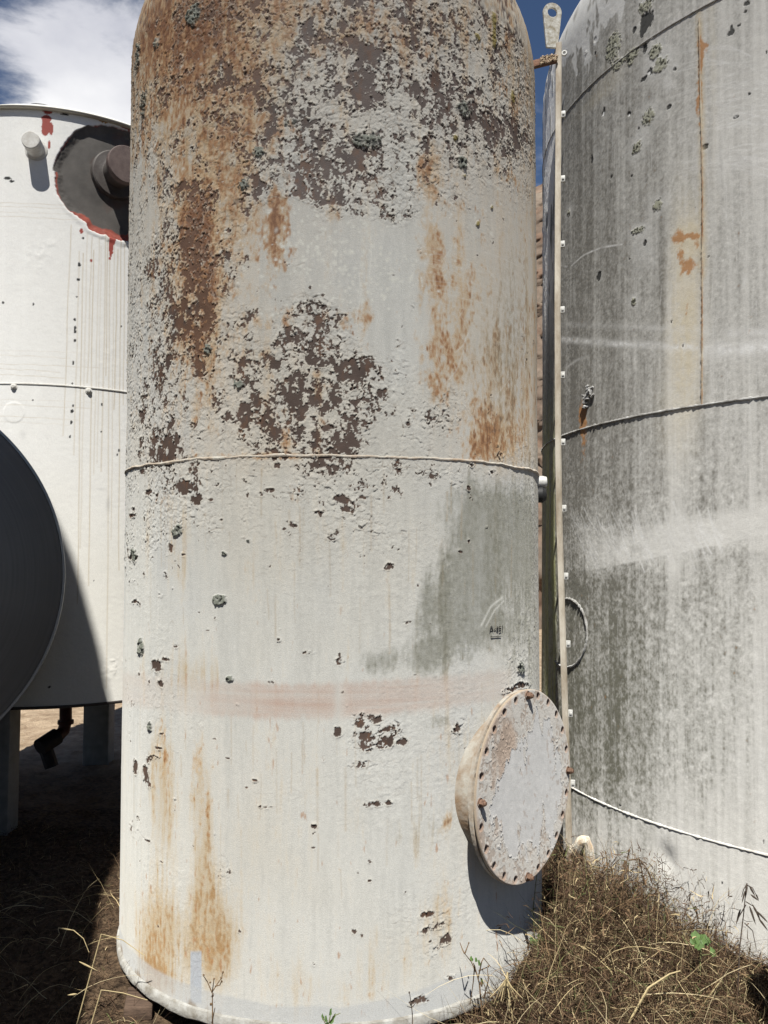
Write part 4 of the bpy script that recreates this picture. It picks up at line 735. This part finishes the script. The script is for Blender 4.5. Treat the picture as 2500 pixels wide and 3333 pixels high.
    b = MB(); b.lathe([(fr.R - .08, zt - .006), (fr.R + .030, zt - .006), (fr.R + .034, zt), (fr.R + .030, zt + .006), (fr.R - .08, zt + .014)], 200); b.build('rim', pbr('rim_paint', (.45, .43, .36), rough=.8, col2=(.42, .40, .35), scale=20, bump=.5, diffr=1), root)
    b = MB(); b.lathe([(.0, zb - .012), (fr.R + .008, zb - .012), (fr.R + .012, zb), (fr.R + .010, zb + .006)], 160, close=False); b.build('bottom_plate', M_dark, root)
    b = MB(); b.tube([fr.loc(q, 2.5875, .0) for q in np.linspace(-math.pi, math.pi, 300)], .005, 6, cap=False); b.build('weld_bead', M_white, root)
    for x, y in ((45, 1259), (288, 1272)):
        a_, z_ = fr.hit([(x, y)]); n_ = Vector((math.sin(a_[0]), -math.cos(a_[0]), 0)); m = Matrix.Translation(fr.loc(a_[0], z_[0])) @ n_.to_track_quat('Z', 'Y').to_matrix().to_4x4(); b = MB(); b.lathe([(.020, -.004), (.020, .004), (.014, .006), (.013, .014), (.008, .018), (0, .018)], 16, m); b.build('bolt', M_white, root)
    def pipe(name, x, y, r, L_, mat, par, prof=None):
        a_, z_ = fr.hit([(x, y)]); n_ = Vector((math.sin(a_[0]), -math.cos(a_[0]), 0)); m = Matrix.Translation(fr.loc(a_[0], z_[0])) @ n_.to_track_quat('Z', 'Y').to_matrix().to_4x4(); b = MB(); b.lathe(prof or [(r * 1.25, -.04), (r * 1.25, .004), (r * 1.02, .012), (r, .02), (r, L_ - .004), (r - .004, L_), (0, L_)], 40, m); return b.build(name, mat, par)
    pipe('pipe_stub', 118, 488, .052, .13, M_white, root)
    noz = pipe('nozzle', 380, 567, .16, .10, M_dark, root, [(.150, -.04), (.150, -.004), (.142, .004), (.100, .006), (.09, .01), (.09, .14)])
    pipe('nozzle_cap', 380, 567, .12, .2, M_capd, noz, [(.09, .128), (.112, .130), (.115, .136), (.115, .168), (.110, .174), (.0, .176)])
    # legs
    for X, Y in ((-2.23, 5.04), (-2.22, 6.72), (-1.5, 5.95), (-2.95, 5.9)):
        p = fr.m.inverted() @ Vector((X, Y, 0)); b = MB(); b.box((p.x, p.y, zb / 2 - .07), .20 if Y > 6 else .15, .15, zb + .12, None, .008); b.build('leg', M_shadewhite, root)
    # red drain with a valve
    q = fr.m.inverted(); P = [q @ at(x, y, Y) for x, y, Y in ((214, 2290, 5.75), (214, 2350, 5.75), (207, 2378, 5.74), (190, 2395, 5.70), (172, 2408, 5.62))]
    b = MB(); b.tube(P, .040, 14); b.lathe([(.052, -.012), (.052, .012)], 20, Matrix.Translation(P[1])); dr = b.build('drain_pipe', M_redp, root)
    b = MB(); b.tube([P[-1] + Vector((.02, .02, .02)), P[-1] - Vector((.05, .09, .03))], .055, 14); b.tube([P[-1] + Vector((-.05, -.03, .0)), P[-1] + Vector((.02, -.06, -.16))], .045, 10); b.build('valve', M_black, dr)
    b = MB(); b.lathe([(.03, zb - .04), (.03, zb - .012)], 6, Matrix.Translation((.03, -.45, 0))); b.build('plug', M_dark, root)
    # dark low hatch on the roof
    p = q @ at(140, 338, 5.16); b = MB(); b.lathe([(.105, zt - .05), (.105, zt + .045), (.10, zt + .058), (.06, zt + .066), (0, zt + .068)], 40, Matrix.Translation((p.x, p.y, .015))); b.build('roof_hatch', M_black, root)
build_white()

# ================================================================== steel drum lying at the left edge
def build_drum():
    Y0 = 4.05; c = at(-540, 1882, Y0); r = 705 / F * Y0
    n = Vector((.44, -.90, .02)).normalized(); m = Matrix.Translation(c) @ n.to_track_quat('Z', 'Y').to_matrix().to_4x4()
    root = empty('steel_drum', Matrix.Translation((c.x, c.y, 0)))
    tag(root, 'dark brushed steel drum on its side before the white tank at left edge', 'steel drum')
    inv = root.matrix_world.inverted()
    b = MB(); prof = [(0, .07)] + [(r * t, .07 * (1 - t**2.2)) for t in np.linspace(.04, .985, 60)]; b.lathe(prof, 220, inv @ m, close=False)
    ms = D.materials.new('brushed_head'); ms.use_nodes = True; t = ms.node_tree; p = t.nodes['Principled BSDF']; p.inputs['Metallic'].default_value = .22; p.inputs['Roughness'].default_value = .45; p.inputs['Anisotropic'].default_value = .4
    g = t.nodes.new('ShaderNodeNewGeometry'); vm = t.nodes.new('ShaderNodeVectorMath'); vm.operation = 'DISTANCE'; vm.inputs[1].default_value = c; t.links.new(g.outputs['Position'], vm.inputs[0])
    cx = t.nodes.new('ShaderNodeCombineXYZ'); sc = t.nodes.new('ShaderNodeMath'); sc.operation = 'MULTIPLY'; sc.inputs[1].default_value = 60; t.links.new(vm.outputs['Value'], sc.inputs[0]); t.links.new(sc.outputs[0], cx.inputs[0])
    sv = t.nodes.new('ShaderNodeVectorMath'); sv.operation = 'ADD'; t.links.new(cx.outputs[0], sv.inputs[0]); t.links.new(g.outputs['Position'], sv.inputs[1])
    n1 = t.nodes.new('ShaderNodeTexNoise'); n1.inputs['Scale'].default_value = 1.6; n1.inputs['Detail'].default_value = 6; t.links.new(sv.outputs[0], n1.inputs['Vector'])
    n3 = t.nodes.new('ShaderNodeTexNoise'); n3.inputs['Scale'].default_value = 2.2; n3.inputs['Detail'].default_value = 5; t.links.new(g.outputs['Position'], n3.inputs['Vector'])
    av = t.nodes.new('ShaderNodeMath'); av.operation = 'MULTIPLY_ADD'; av.inputs[1].default_value = .5; t.links.new(n1.outputs['Fac'], av.inputs[0]); hv = t.nodes.new('ShaderNodeMath'); hv.operation = 'MULTIPLY'; hv.inputs[1].default_value = .5; t.links.new(n3.outputs['Fac'], hv.inputs[0]); t.links.new(hv.outputs[0], av.inputs[2])
    rp = t.nodes.new('ShaderNodeValToRGB'); e = rp.color_ramp.elements; e[0].position = .38; e[1].position = .62; e[0].color = (.15, .143, .13, 1); e[1].color = (.19, .183, .168, 1); t.links.new(av.outputs[0], rp.inputs[0]); t.links.new(rp.outputs[0], p.inputs['Base Color'])
    b.build('head', ms, root)
    b = MB(); b.lathe([(r * .985, .002), (r * .988, .008), (r, .008), (r * 1.002, .0), (r, -.014), (r * .985, -.016)], 220, inv @ m, close=False); b.build('rim', M_steel, root)
    b = MB(); b.lathe([(r * .98, -.01), (r * .98, -.62), (r * .8, -.70), (0, -.74)], 120, inv @ m, close=False); b.build('body', M_steel, root)
    for s_ in (-.2, -.5):
        q = inv @ (m @ Vector((0, 0, s_))); b = MB(); b.box((q.x, q.y, .2), 1.1, .1, .5, None, .01); b.build('saddle', M_dark, root)
build_drum()

# ================================================================== unseen tapered tank, added and shaped to throw the shade over the yard's left
def build_shade_tank():
    root = empty('storage_tank', Matrix.Translation((-2.8, 1.0, 0))); tag(root, 'unseen off white tapered tank, added beside the camera to throw shade', 'storage tank', 'standing storage tanks')
    b = MB(); b.lathe([(2.1, -.2), (1.56, 3.0), (1.41, 3.7), (1.28, 4.3), (1.11, 5.3), (.79, 7.05), (.72, 7.3), (.58, 7.5), (.3, 7.66), (0, 7.72)], 120, close=False); b.build('shell', M_shadetank, root)
build_shade_tank()

# ================================================================== unseen barrel, added to shade the lower right corner
def build_shade_barrel():
    root = empty('shade_barrel', Matrix.Translation((1.5, 2.5, 0))); tag(root, 'unseen dark steel barrel, added to shade the lower right corner', 'barrel')
    b = MB(); b.lathe([(0, -.08), (.285, -.08), (.29, -.06), (.285, .3), (.293, .32), (.285, .34), (.285, .52), (.293, .54), (.285, .56), (.285, .74), (.29, .76), (.285, .775), (.27, .75), (0, .75)], 64); b.build('body', M_dark, root)
    b = MB(); b.lathe([(.03, .75), (.03, .77), (0, .772)], 16, Matrix.Translation((.17, 0, 0))); b.build('bung', M_rust, root)
build_shade_barrel()

# ================================================================== dry grass, weeds
def clear_of(x, y, pad=.015):
    ok = np.ones(len(x), bool)
    for cx, cy, r in ((-.212, 3.81, .93), (2.79, 4.7, 1.9), (-2.8, 1.0, 2.2), (1.5, 2.5, .29)): ok &= (x - cx)**2 + (y - cy)**2 > (r + pad)**2
    return ok
def ribbons(P0, az, el, ln, wd, bend, col, rng, seg=5, kink=0.0):
    """many thin curved blades as one sheet of quads: start, heading, rise, length, width, droop"""
    n = len(P0); t = np.linspace(0, 1, seg + 1); pts = np.zeros((n, seg + 1, 3)); p = P0.copy(); e = el.copy(); a = az.copy(); pts[:, 0] = p
    for i in range(seg):
        d = np.stack([np.cos(a) * np.cos(e), np.sin(a) * np.cos(e), np.sin(e)], 1); p = p + d * (ln / seg)[:, None]; gz = ground_z(p[:, 0], p[:, 1]) + .003; p[:, 2] = np.maximum(p[:, 2], gz); pts[:, i + 1] = p
        e = e - bend / seg + rng.normal(0, kink, n); a = a + rng.normal(0, .12 + kink, n)
    tw = rng.uniform(0, math.pi, n); side = np.stack([-np.sin(az) * np.cos(tw), np.cos(az) * np.cos(tw), np.sin(tw)], 1)
    w = (wd[:, None] * (1 - .85 * t[None]**1.5))[..., None] * side[:, None] * .5
    V = np.stack([pts - w, pts + w], 2).reshape(-1, 3); b = (np.arange(n) * (seg + 1) * 2)[:, None] + (np.arange(seg) * 2)[None]
    Q = np.stack([b, b + 1, b + 3, b + 2], -1).reshape(-1, 4); C = np.repeat(col, (seg + 1) * 2, 0)
    return V, Q, C
def palette(n, rng, cols, p):
    c = np.array(cols)[rng.choice(len(cols), n, p=p)]; return c * rng.uniform(.55, 1.2, (n, 1))
BROWN = [(.055, .034, .022), (.105, .064, .038), (.18, .120, .068), (.40, .32, .18), (.080, .060, .034), (.10, .115, .045)]
def grass_right():
    rng = np.random.default_rng(12); VV, QQ, CC = [], [], []; o = 0
    def put(V, Q, C):
        nonlocal o; VV.append(V); QQ.append(Q + o); CC.append(C); o += len(V)
    def spots(n, hi):
        x = rng.uniform(-.1, 1.75, n * 3); y = rng.uniform(2.35, 4.5, n * 3); ok = clear_of(x, y) & (x > .18 + (3.0 - y) * -.3) | (clear_of(x, y) & (y < 2.97) & (x > .22)); x, y = x[ok][:n], y[ok][:n]; return np.stack([x, y, ground_z(x, y) + rng.uniform(0, hi, len(x))], 1)
    P = spots(26000, .07); n = len(P); corner = np.exp(-((P[:, 0] - .9)**2 / .10 + (P[:, 1] - 3.8)**2 / .30)); P[:, 2] += corner * rng.uniform(0, .10, n)
    put(*ribbons(P, rng.uniform(0, 6.28, n), rng.normal(.25, .5, n), rng.uniform(.02, .09, n), rng.uniform(.0015, .0045, n), rng.normal(.6, .9, n), palette(n, rng, BROWN, [.30, .30, .2, .09, .08, .03]), rng, 3, .35))
    P = spots(6500, .05); n = len(P); corner = np.exp(-((P[:, 0] - .9)**2 / .08 + (P[:, 1] - 3.75)**2 / .35))
    put(*ribbons(P, rng.uniform(0, 6.28, n), rng.normal(.8, .35, n), rng.uniform(.07, .17, n) * (1 + 1.1 * corner), rng.uniform(.0012, .003, n), rng.normal(.9, .7, n), palette(n, rng, BROWN, [.24, .3, .2, .18, .06, .02]), rng, 5, .2))
    P = spots(620, .05); n = len(P); put(*ribbons(P, rng.uniform(0, 6.28, n), rng.normal(.7, .4, n), rng.uniform(.12, .45, n), rng.uniform(.0016, .0034, n), rng.normal(.9, .7, n), palette(n, rng, [(.55, .46, .28), (.44, .35, .19), (.26, .17, .09), (.22, .22, .09)], [.3, .28, .32, .10]), rng, 8, .06))
    n = 1500; x = rng.normal(.90, .25, n); y = rng.normal(3.62, .30, n); ok = clear_of(x, y, .03) & (x > .45) & ~((np.abs(x - .93) < .09) & (y > 3.65)); x, y = x[ok], y[ok]; n = len(x); P = np.stack([x, y, ground_z(x, y) + .03], 1)
    put(*ribbons(P, rng.uniform(0, 6.28, n), rng.normal(1.25, .22, n), rng.uniform(.10, .36, n), rng.uniform(.0018, .0034, n), rng.normal(.4, .6, n), palette(n, rng, BROWN, [.32, .32, .16, .08, .06, .06]), rng, 7, .12))
    for q in range(5):                      # side twigs and seed bits on them
        k_ = rng.integers(0, n, 500); P2 = P[k_] + np.stack([rng.normal(0, .02, 500), rng.normal(0, .02, 500), rng.uniform(.04, .26, 500)], 1)
        put(*ribbons(P2, rng.uniform(0, 6.28, 500), rng.normal(.4, .6, 500), rng.uniform(.015, .06, 500), rng.uniform(.0015, .006, 500), rng.normal(.4, .8, 500), palette(500, rng, BROWN, [.3, .3, .2, .1, .05, .05]), rng, 3, .3))
    tag(mesh('dry_grass', np.vstack(VV), np.vstack(QQ), M_leaf, col=np.vstack(CC)), 'tangled heap of dry brown weeds and straw between the two big tanks', 'dry grass', kind='stuff')
def grass_left():
    rng = np.random.default_rng(13); VV, QQ, CC = [], [], []; o = 0
    def put(V, Q, C):
        nonlocal o; VV.append(V); QQ.append(Q + o); CC.append(C); o += len(V)
    def spots(n, x0=-2.4, x1=-.1, y0=2.4, y1=5.2):
        x = rng.uniform(x0, x1, n * 3); y = rng.uniform(y0, y1, n * 3); ok = clear_of(x, y); x, y = x[ok][:n], y[ok][:n]; return np.stack([x, y, ground_z(x, y) + rng.uniform(0, .015, len(x))], 1)
    P = spots(20000); n = len(P); put(*ribbons(P, rng.uniform(0, 6.28, n), rng.normal(.3, .5, n), rng.uniform(.015, .06, n), rng.uniform(.0012, .0035, n), rng.normal(.6, .9, n), palette(n, rng, BROWN, [.40, .34, .14, .04, .05, .03]), rng, 3, .3))
    P = spots(1300); n = len(P); put(*ribbons(P, rng.uniform(0, 6.28, n), rng.normal(.8, .4, n), rng.uniform(.06, .22, n), rng.uniform(.0012, .0026, n), rng.normal(1.0, .7, n), palette(n, rng, BROWN, [.30, .34, .18, .08, .05, .05]), rng, 6, .12))
    P = spots(70, -1.8, -.8, 2.6, 4.2); n = len(P); put(*ribbons(P, rng.uniform(0, 6.28, n), rng.normal(.6, .3, n), rng.uniform(.2, .45, n), rng.uniform(.0018, .003, n), rng.normal(1.2, .5, n), palette(n, rng, [(.55, .46, .28), (.42, .33, .18)], [.6, .4]), rng, 9, .05))
    tag(mesh('dry_grass', np.vstack(VV), np.vstack(QQ), M_leaf, col=np.vstack(CC)), 'short dry grass on the shaded ground left of the peeling tank', 'dry grass', kind='stuff')
grass_right(); grass_left()

def plant(name, label, cat, stems, leaves=(), heads=(), Y=3.0, rs=.0022, mat=None, lmat=None, seed=1, group=None):
    """stems, leaves and heads read at photograph positions on the upright plane y=Y, then given depth"""
    rg = random.Random(seed); base = at(*stems[0][0], Y); base.z = float(ground_z(np.array([base.x]), np.array([base.y]))[0])
    root = empty(name, Matrix.Translation(base)); tag(root, label, cat, group); b = MB()
    def pt(x, y, i, j): 
        q = at(x, y, Y + .03 * math.sin(i * 2.1 + j * .7) * (j > 0)) - base; return q
    for i, s_ in enumerate(stems):
        p = [pt(x, y, i, j) for j, (x, y) in enumerate(s_)]
        if i == 0: p[0].z = -.02
        q = []
        for j in range(len(p) - 1):
            for u in range(3): q.append(p[j].lerp(p[j + 1], u / 3))
        q.append(p[-1]); b.tube(q, [rs * (1.3 - .7 * j / len(q)) * (1 if i == 0 else .7) for j in range(len(q))], 5)
    b.build('stem', mat, root)
    if leaves:
        for i, (x, y, w, h, ang) in enumerate(leaves):
            c = pt(x, y, i, 1); b = MB(); n = 14; V = [c + Vector((0, .004, 0))]; sc = Y / F
            for j in range(n):
                t = 2 * math.pi * j / n; r_ = (1 + .18 * math.cos(5 * t + i)) ; px_, pz_ = w * r_ * math.cos(t), h * r_ * math.sin(t); ca, sa = math.cos(ang), math.sin(ang)
                V.append(c + Vector(((px_ * ca - pz_ * sa) * sc, (.5 * pz_ + .25 * px_ * math.sin(i)) * sc - .004 * math.cos(2 * t), (px_ * sa + pz_ * ca) * sc)))
            b.add(V, [(0, j + 1, (j + 1) % n + 1) for j in range(n)]); b.build('leaf', lmat, root)
    if heads:
        for i, (x, y, dx, dy, w) in enumerate(heads):
            b = MB(); p = pt(x, y, i, 1); q = pt(x + dx, y + dy, i, 1); b.tube([p, p.lerp(q, .3), p.lerp(q, .7), q], [w * .4, w, w * .7, w * .1], 5)
            b.build('seed_head', mat, root)
M_dstem = pbr('dead_stem', (.17, .11, .06), rough=.85, var=.4, scale=60, bump=.1); M_oat = pbr('dark_oat', (.085, .065, .05), rough=.85, var=.3, scale=60, bump=.1); M_gstem = pbr('green_stem', (.16, .17, .07), rough=.8, var=.4, scale=60, bump=.1); M_straw = pbr('straw', (.46, .37, .20), rough=.8, var=.3, scale=60, bump=.1)
plant('oat_grass', 'dark wild oat stalk with drooping seed spikes in front of the right tank', 'grass stalk', [[(2396, 3180), (2408, 3080), (2420, 2980), (2430, 2876)], [(2428, 2935), (2452, 2950), (2470, 2990)], [(2430, 2880), (2450, 2890), (2462, 2915)], [(2428, 2945), (2405, 2985), (2398, 3000)], [(2424, 3005), (2450, 3030), (2462, 3090)], [(2432, 2876), (2420, 2896), (2414, 2920)]],
      heads=[(2432, 2876, -6, 50, .004), (2440, 2885, 18, 32, .004), (2444, 2912, 26, 20, .004), (2450, 2945, 26, 50, .004), (2462, 2965, 40, 40, .004), (2440, 2950, 20, 60, .004), (2410, 2960, -14, 50, .004), (2470, 2990, 30, 40, .004), (2425, 2900, -10, 40, .003), (2460, 2910, 10, 20, .003)], Y=3.0, rs=.0022, mat=M_oat)
plant('dead_weed', 'tall dead brown weed with feathery drooping top against the right tank', 'weed', [[(2010, 3130), (2018, 2950), (2030, 2850), (2048, 2770)], [(2020, 2930), (1985, 2880), (1972, 2780)], [(2046, 2800), (2080, 2795), (2108, 2830), (2124, 2880)], [(2026, 2870), (2052, 2900), (2070, 2940)], [(2022, 2910), (1995, 2860), (1990, 2820)], [(2018, 2960), (2060, 2930), (2066, 2905)], [(2080, 2795), (2090, 2840), (2096, 2890)], [(2012, 3010), (1965, 2960), (1940, 2890)]],
      heads=[(2046, 2775, 4, -14, .004), (2036, 2800, -8, 26, .005), (2044, 2820, -8, 30, .005), (2108, 2830, 16, 45, .004), (2094, 2850, 10, 44, .004), (2030, 2840, -12, 34, .005), (2022, 2880, -4, 34, .005), (1972, 2782, 0, -14, .004), (2085, 2880, 8, 40, .003), (2064, 2910, 6, 16, .005), (2030, 2900, 14, 20, .005)], Y=3.35, rs=.003, mat=M_dstem)
plant('mallow', 'green lobed mallow leaves at the foot of the right tank', 'weed', [[(2276, 3160), (2280, 3110), (2285, 3070)], [(2280, 3110), (2320, 3105)], [(2282, 3100), (2262, 3062)]], leaves=[(2265, 3048, 15, 13, .2), (2290, 3058, 15, 14, -.3), (2275, 3076, 17, 13, 0), (2300, 3064, 13, 11, .5), (2320, 3100, 8, 13, .2), (2256, 3066, 9, 9, .6)], Y=3.1, mat=M_gstem, lmat=M_green)
plant('mallow', 'small green leaves and straw stems under the manway cover', 'weed', [[(1752, 3180), (1742, 3090), (1735, 2960), (1748, 2840)], [(1740, 3080), (1724, 3060)], [(1742, 3085), (1757, 3060)]], leaves=[(1726, 3058, 12, 12, .2), (1745, 3066, 10, 9, -.3), (1757, 3056, 8, 12, .1)], heads=[(1735, 2960, 8, -4, .004), (1733, 2962, -6, 6, .004)], Y=3.35, mat=M_gstem, lmat=M_green)
plant('dry_weed', 'thin branched dry weed before the left part of the peeling tank base', 'weed', [[(690, 3400), (692, 3300), (691, 3230)], [(691, 3232), (675, 3195), (662, 3176)], [(691, 3230), (697, 3186)], [(691, 3228), (712, 3195), (722, 3184), (724, 3164)], [(700, 3210), (716, 3206), (722, 3190)], [(690, 3330), (700, 3280)]], heads=[(662, 3176, 2, -6, .004), (724, 3168, 4, -8, .004), (722, 3186, -4, -7, .004), (697, 3188, 0, -6, .004), (720, 3196, 5, -3, .004), (690, 3265, -6, 8, .005), (688, 3196, -8, 4, .003)], Y=2.72, rs=.0022, mat=M_dstem)
plant('dry_weed', 'short leafy sprig in front of the bottom middle of the peeling tank', 'weed', [[(1062, 3400), (1068, 3340), (1078, 3290)], [(1066, 3345), (1050, 3312)], [(1070, 3330), (1090, 3305), (1108, 3298)]], leaves=[(1052, 3312, 4, 9, .5), (1076, 3296, 4, 10, -.1), (1062, 3318, 4, 9, .3), (1086, 3310, 4, 9, -.7), (1080, 3325, 4, 9, -.9), (1066, 3335, 5, 8, .3)], Y=2.72, mat=M_gstem, lmat=M_green)
plant('dry_weed', 'branched half green weed beside the right end of the tank base ring', 'weed', [[(1578, 3270), (1560, 3200), (1545, 3145)], [(1552, 3170), (1534, 3130), (1513, 3104)], [(1546, 3148), (1541, 3135)], [(1512, 3104), (1505, 3090), (1497, 3068)], [(1513, 3104), (1525, 3072)], [(1556, 3185), (1568, 3130), (1574, 3118), (1598, 3148)], [(1545, 3145), (1540, 3200), (1530, 3270)], [(1558, 3160), (1586, 3148)], [(1575, 3250), (1590, 3190), (1586, 3150)]], leaves=[(1535, 3122, 5, 7, .3), (1560, 3135, 4, 8, .2), (1550, 3125, 4, 6, .2), (1568, 3195, 4, 9, .1)], heads=[(1525, 3072, 2, -6, .003), (1588, 3148, 4, -6, .004), (1565, 3195, 4, 18, .005)], Y=2.95, rs=.0026, mat=M_dstem, lmat=M_green)
plant('dry_weed', 'thin dark stalk rising by the crack near the base of the peeling tank', 'weed', [[(1345, 3400), (1342, 3300), (1338, 3262), (1332, 3228)], [(1342, 3278), (1355, 3262)], [(1341, 3280), (1325, 3276)]], heads=[(1338, 3262, -2, 12, .004), (1332, 3234, 0, -8, .003)], Y=2.75, rs=.0016, mat=M_oat)
plant('straw_stalk', 'pale straw stalk leaning from the shade towards the tank foot', 'grass stalk', [[(245, 3070), (330, 3040), (400, 3060), (470, 3110)], [(190, 3020), (240, 3028), (272, 3055), (290, 3100)]], heads=[(190, 3020, 50, 8, .003), (258, 3130, 60, 30, .003)], Y=3.05, rs=.0018, mat=M_straw)
plant('straw_stalk', 'long arched straw stalk in front of the dark gap below the tank', 'grass stalk', [[(250, 3235), (330, 3222), (400, 3232), (480, 3255)]], heads=[(250, 3235, -30, 4, .003)], Y=2.85, rs=.0018, mat=M_straw)
rs_ = random.Random(21)
fan = [[(1652, 3165), (1648, 3185), (1645 + dx * .4, 3215), (1645 + dx, 3255 + rs_.uniform(-15, 25))] for dx in (-50, -38, -26, -14, -4, 6, 18, 30, 44, 56)]
plant('straw_tuft', 'pale drooping tuft of barley straw by the right end of the tank base ring', 'grass tuft', [[(1660, 3300), (1656, 3230), (1652, 3165)]] + fan, Y=2.92, rs=.0026, mat=M_straw)
plant('dead_weed', 'leaning dry weed with curled leaves casting shade on the right tank', 'weed', [[(2060, 3150), (2080, 3040), (2100, 2990), (2125, 2962)], [(2082, 3035), (2110, 3010), (2124, 2998)], [(2076, 3050), (2055, 3000), (2048, 2960)], [(2100, 2990), (2094, 2965)], [(2090, 3010), (2160, 3035), (2230, 3060), (2290, 3090)]], heads=[(2125, 2962, -10, 12, .006), (2124, 2998, 3, 22, .007), (2048, 2960, -8, 16, .006), (2094, 2965, 6, 14, .005), (2160, 3035, 6, 18, .004), (2200, 3050, 4, 16, .004)], Y=3.3, rs=.0026, mat=M_dstem)
plant('dry_weed', 'thin upright seeded weed stems just below the tailing lug', 'weed', [[(1900, 3020), (1905, 2920), (1912, 2850)], [(1903, 2960), (1930, 2900), (1945, 2860)], [(1904, 2940), (1880, 2890), (1868, 2850)], [(1906, 2900), (1925, 2870)], [(1902, 2980), (1870, 2950)]], heads=[(1912, 2850, 2, -10, .004), (1945, 2860, 4, -10, .004), (1868, 2850, -4, -10, .004), (1925, 2870, 4, -6, .004), (1870, 2950, -6, -4, .004)], Y=3.55, rs=.0022, mat=M_dstem)
for i_, (p_, lb_) in enumerate([([(2010, 3240), (2110, 3215), (2180, 3170), (2215, 3160)], 'thick yellowish straw stem lying on the weeds, its tip bent up'), ([(2080, 3330), (2200, 3262), (2290, 3268), (2340, 3200)], 'long curved yellow stem lying across the front of the weeds'), ([(1960, 3333), (1995, 3265), (2030, 3200), (2034, 3150)], 'pale forked straw stalk at the bottom edge below the right tank')]):
    plant('straw_stalk', lb_, 'grass stalk', [p_], Y=2.86 + .1 * i_, rs=.0034, mat=M_straw, seed=30 + i_)
# low wooden block under the edge of the tank
p = on_ground(455, 3265, -.06); b = MB(); b.box((0, 0, .0), .10, .16, .05, Matrix.Rotation(.2, 3, 'Z'), .006)
o = b.build('wooden_block', M_wood); o.location = p; tag(o, 'weathered brown wooden block on the ground under the left edge of the peeling tank', 'wood block')
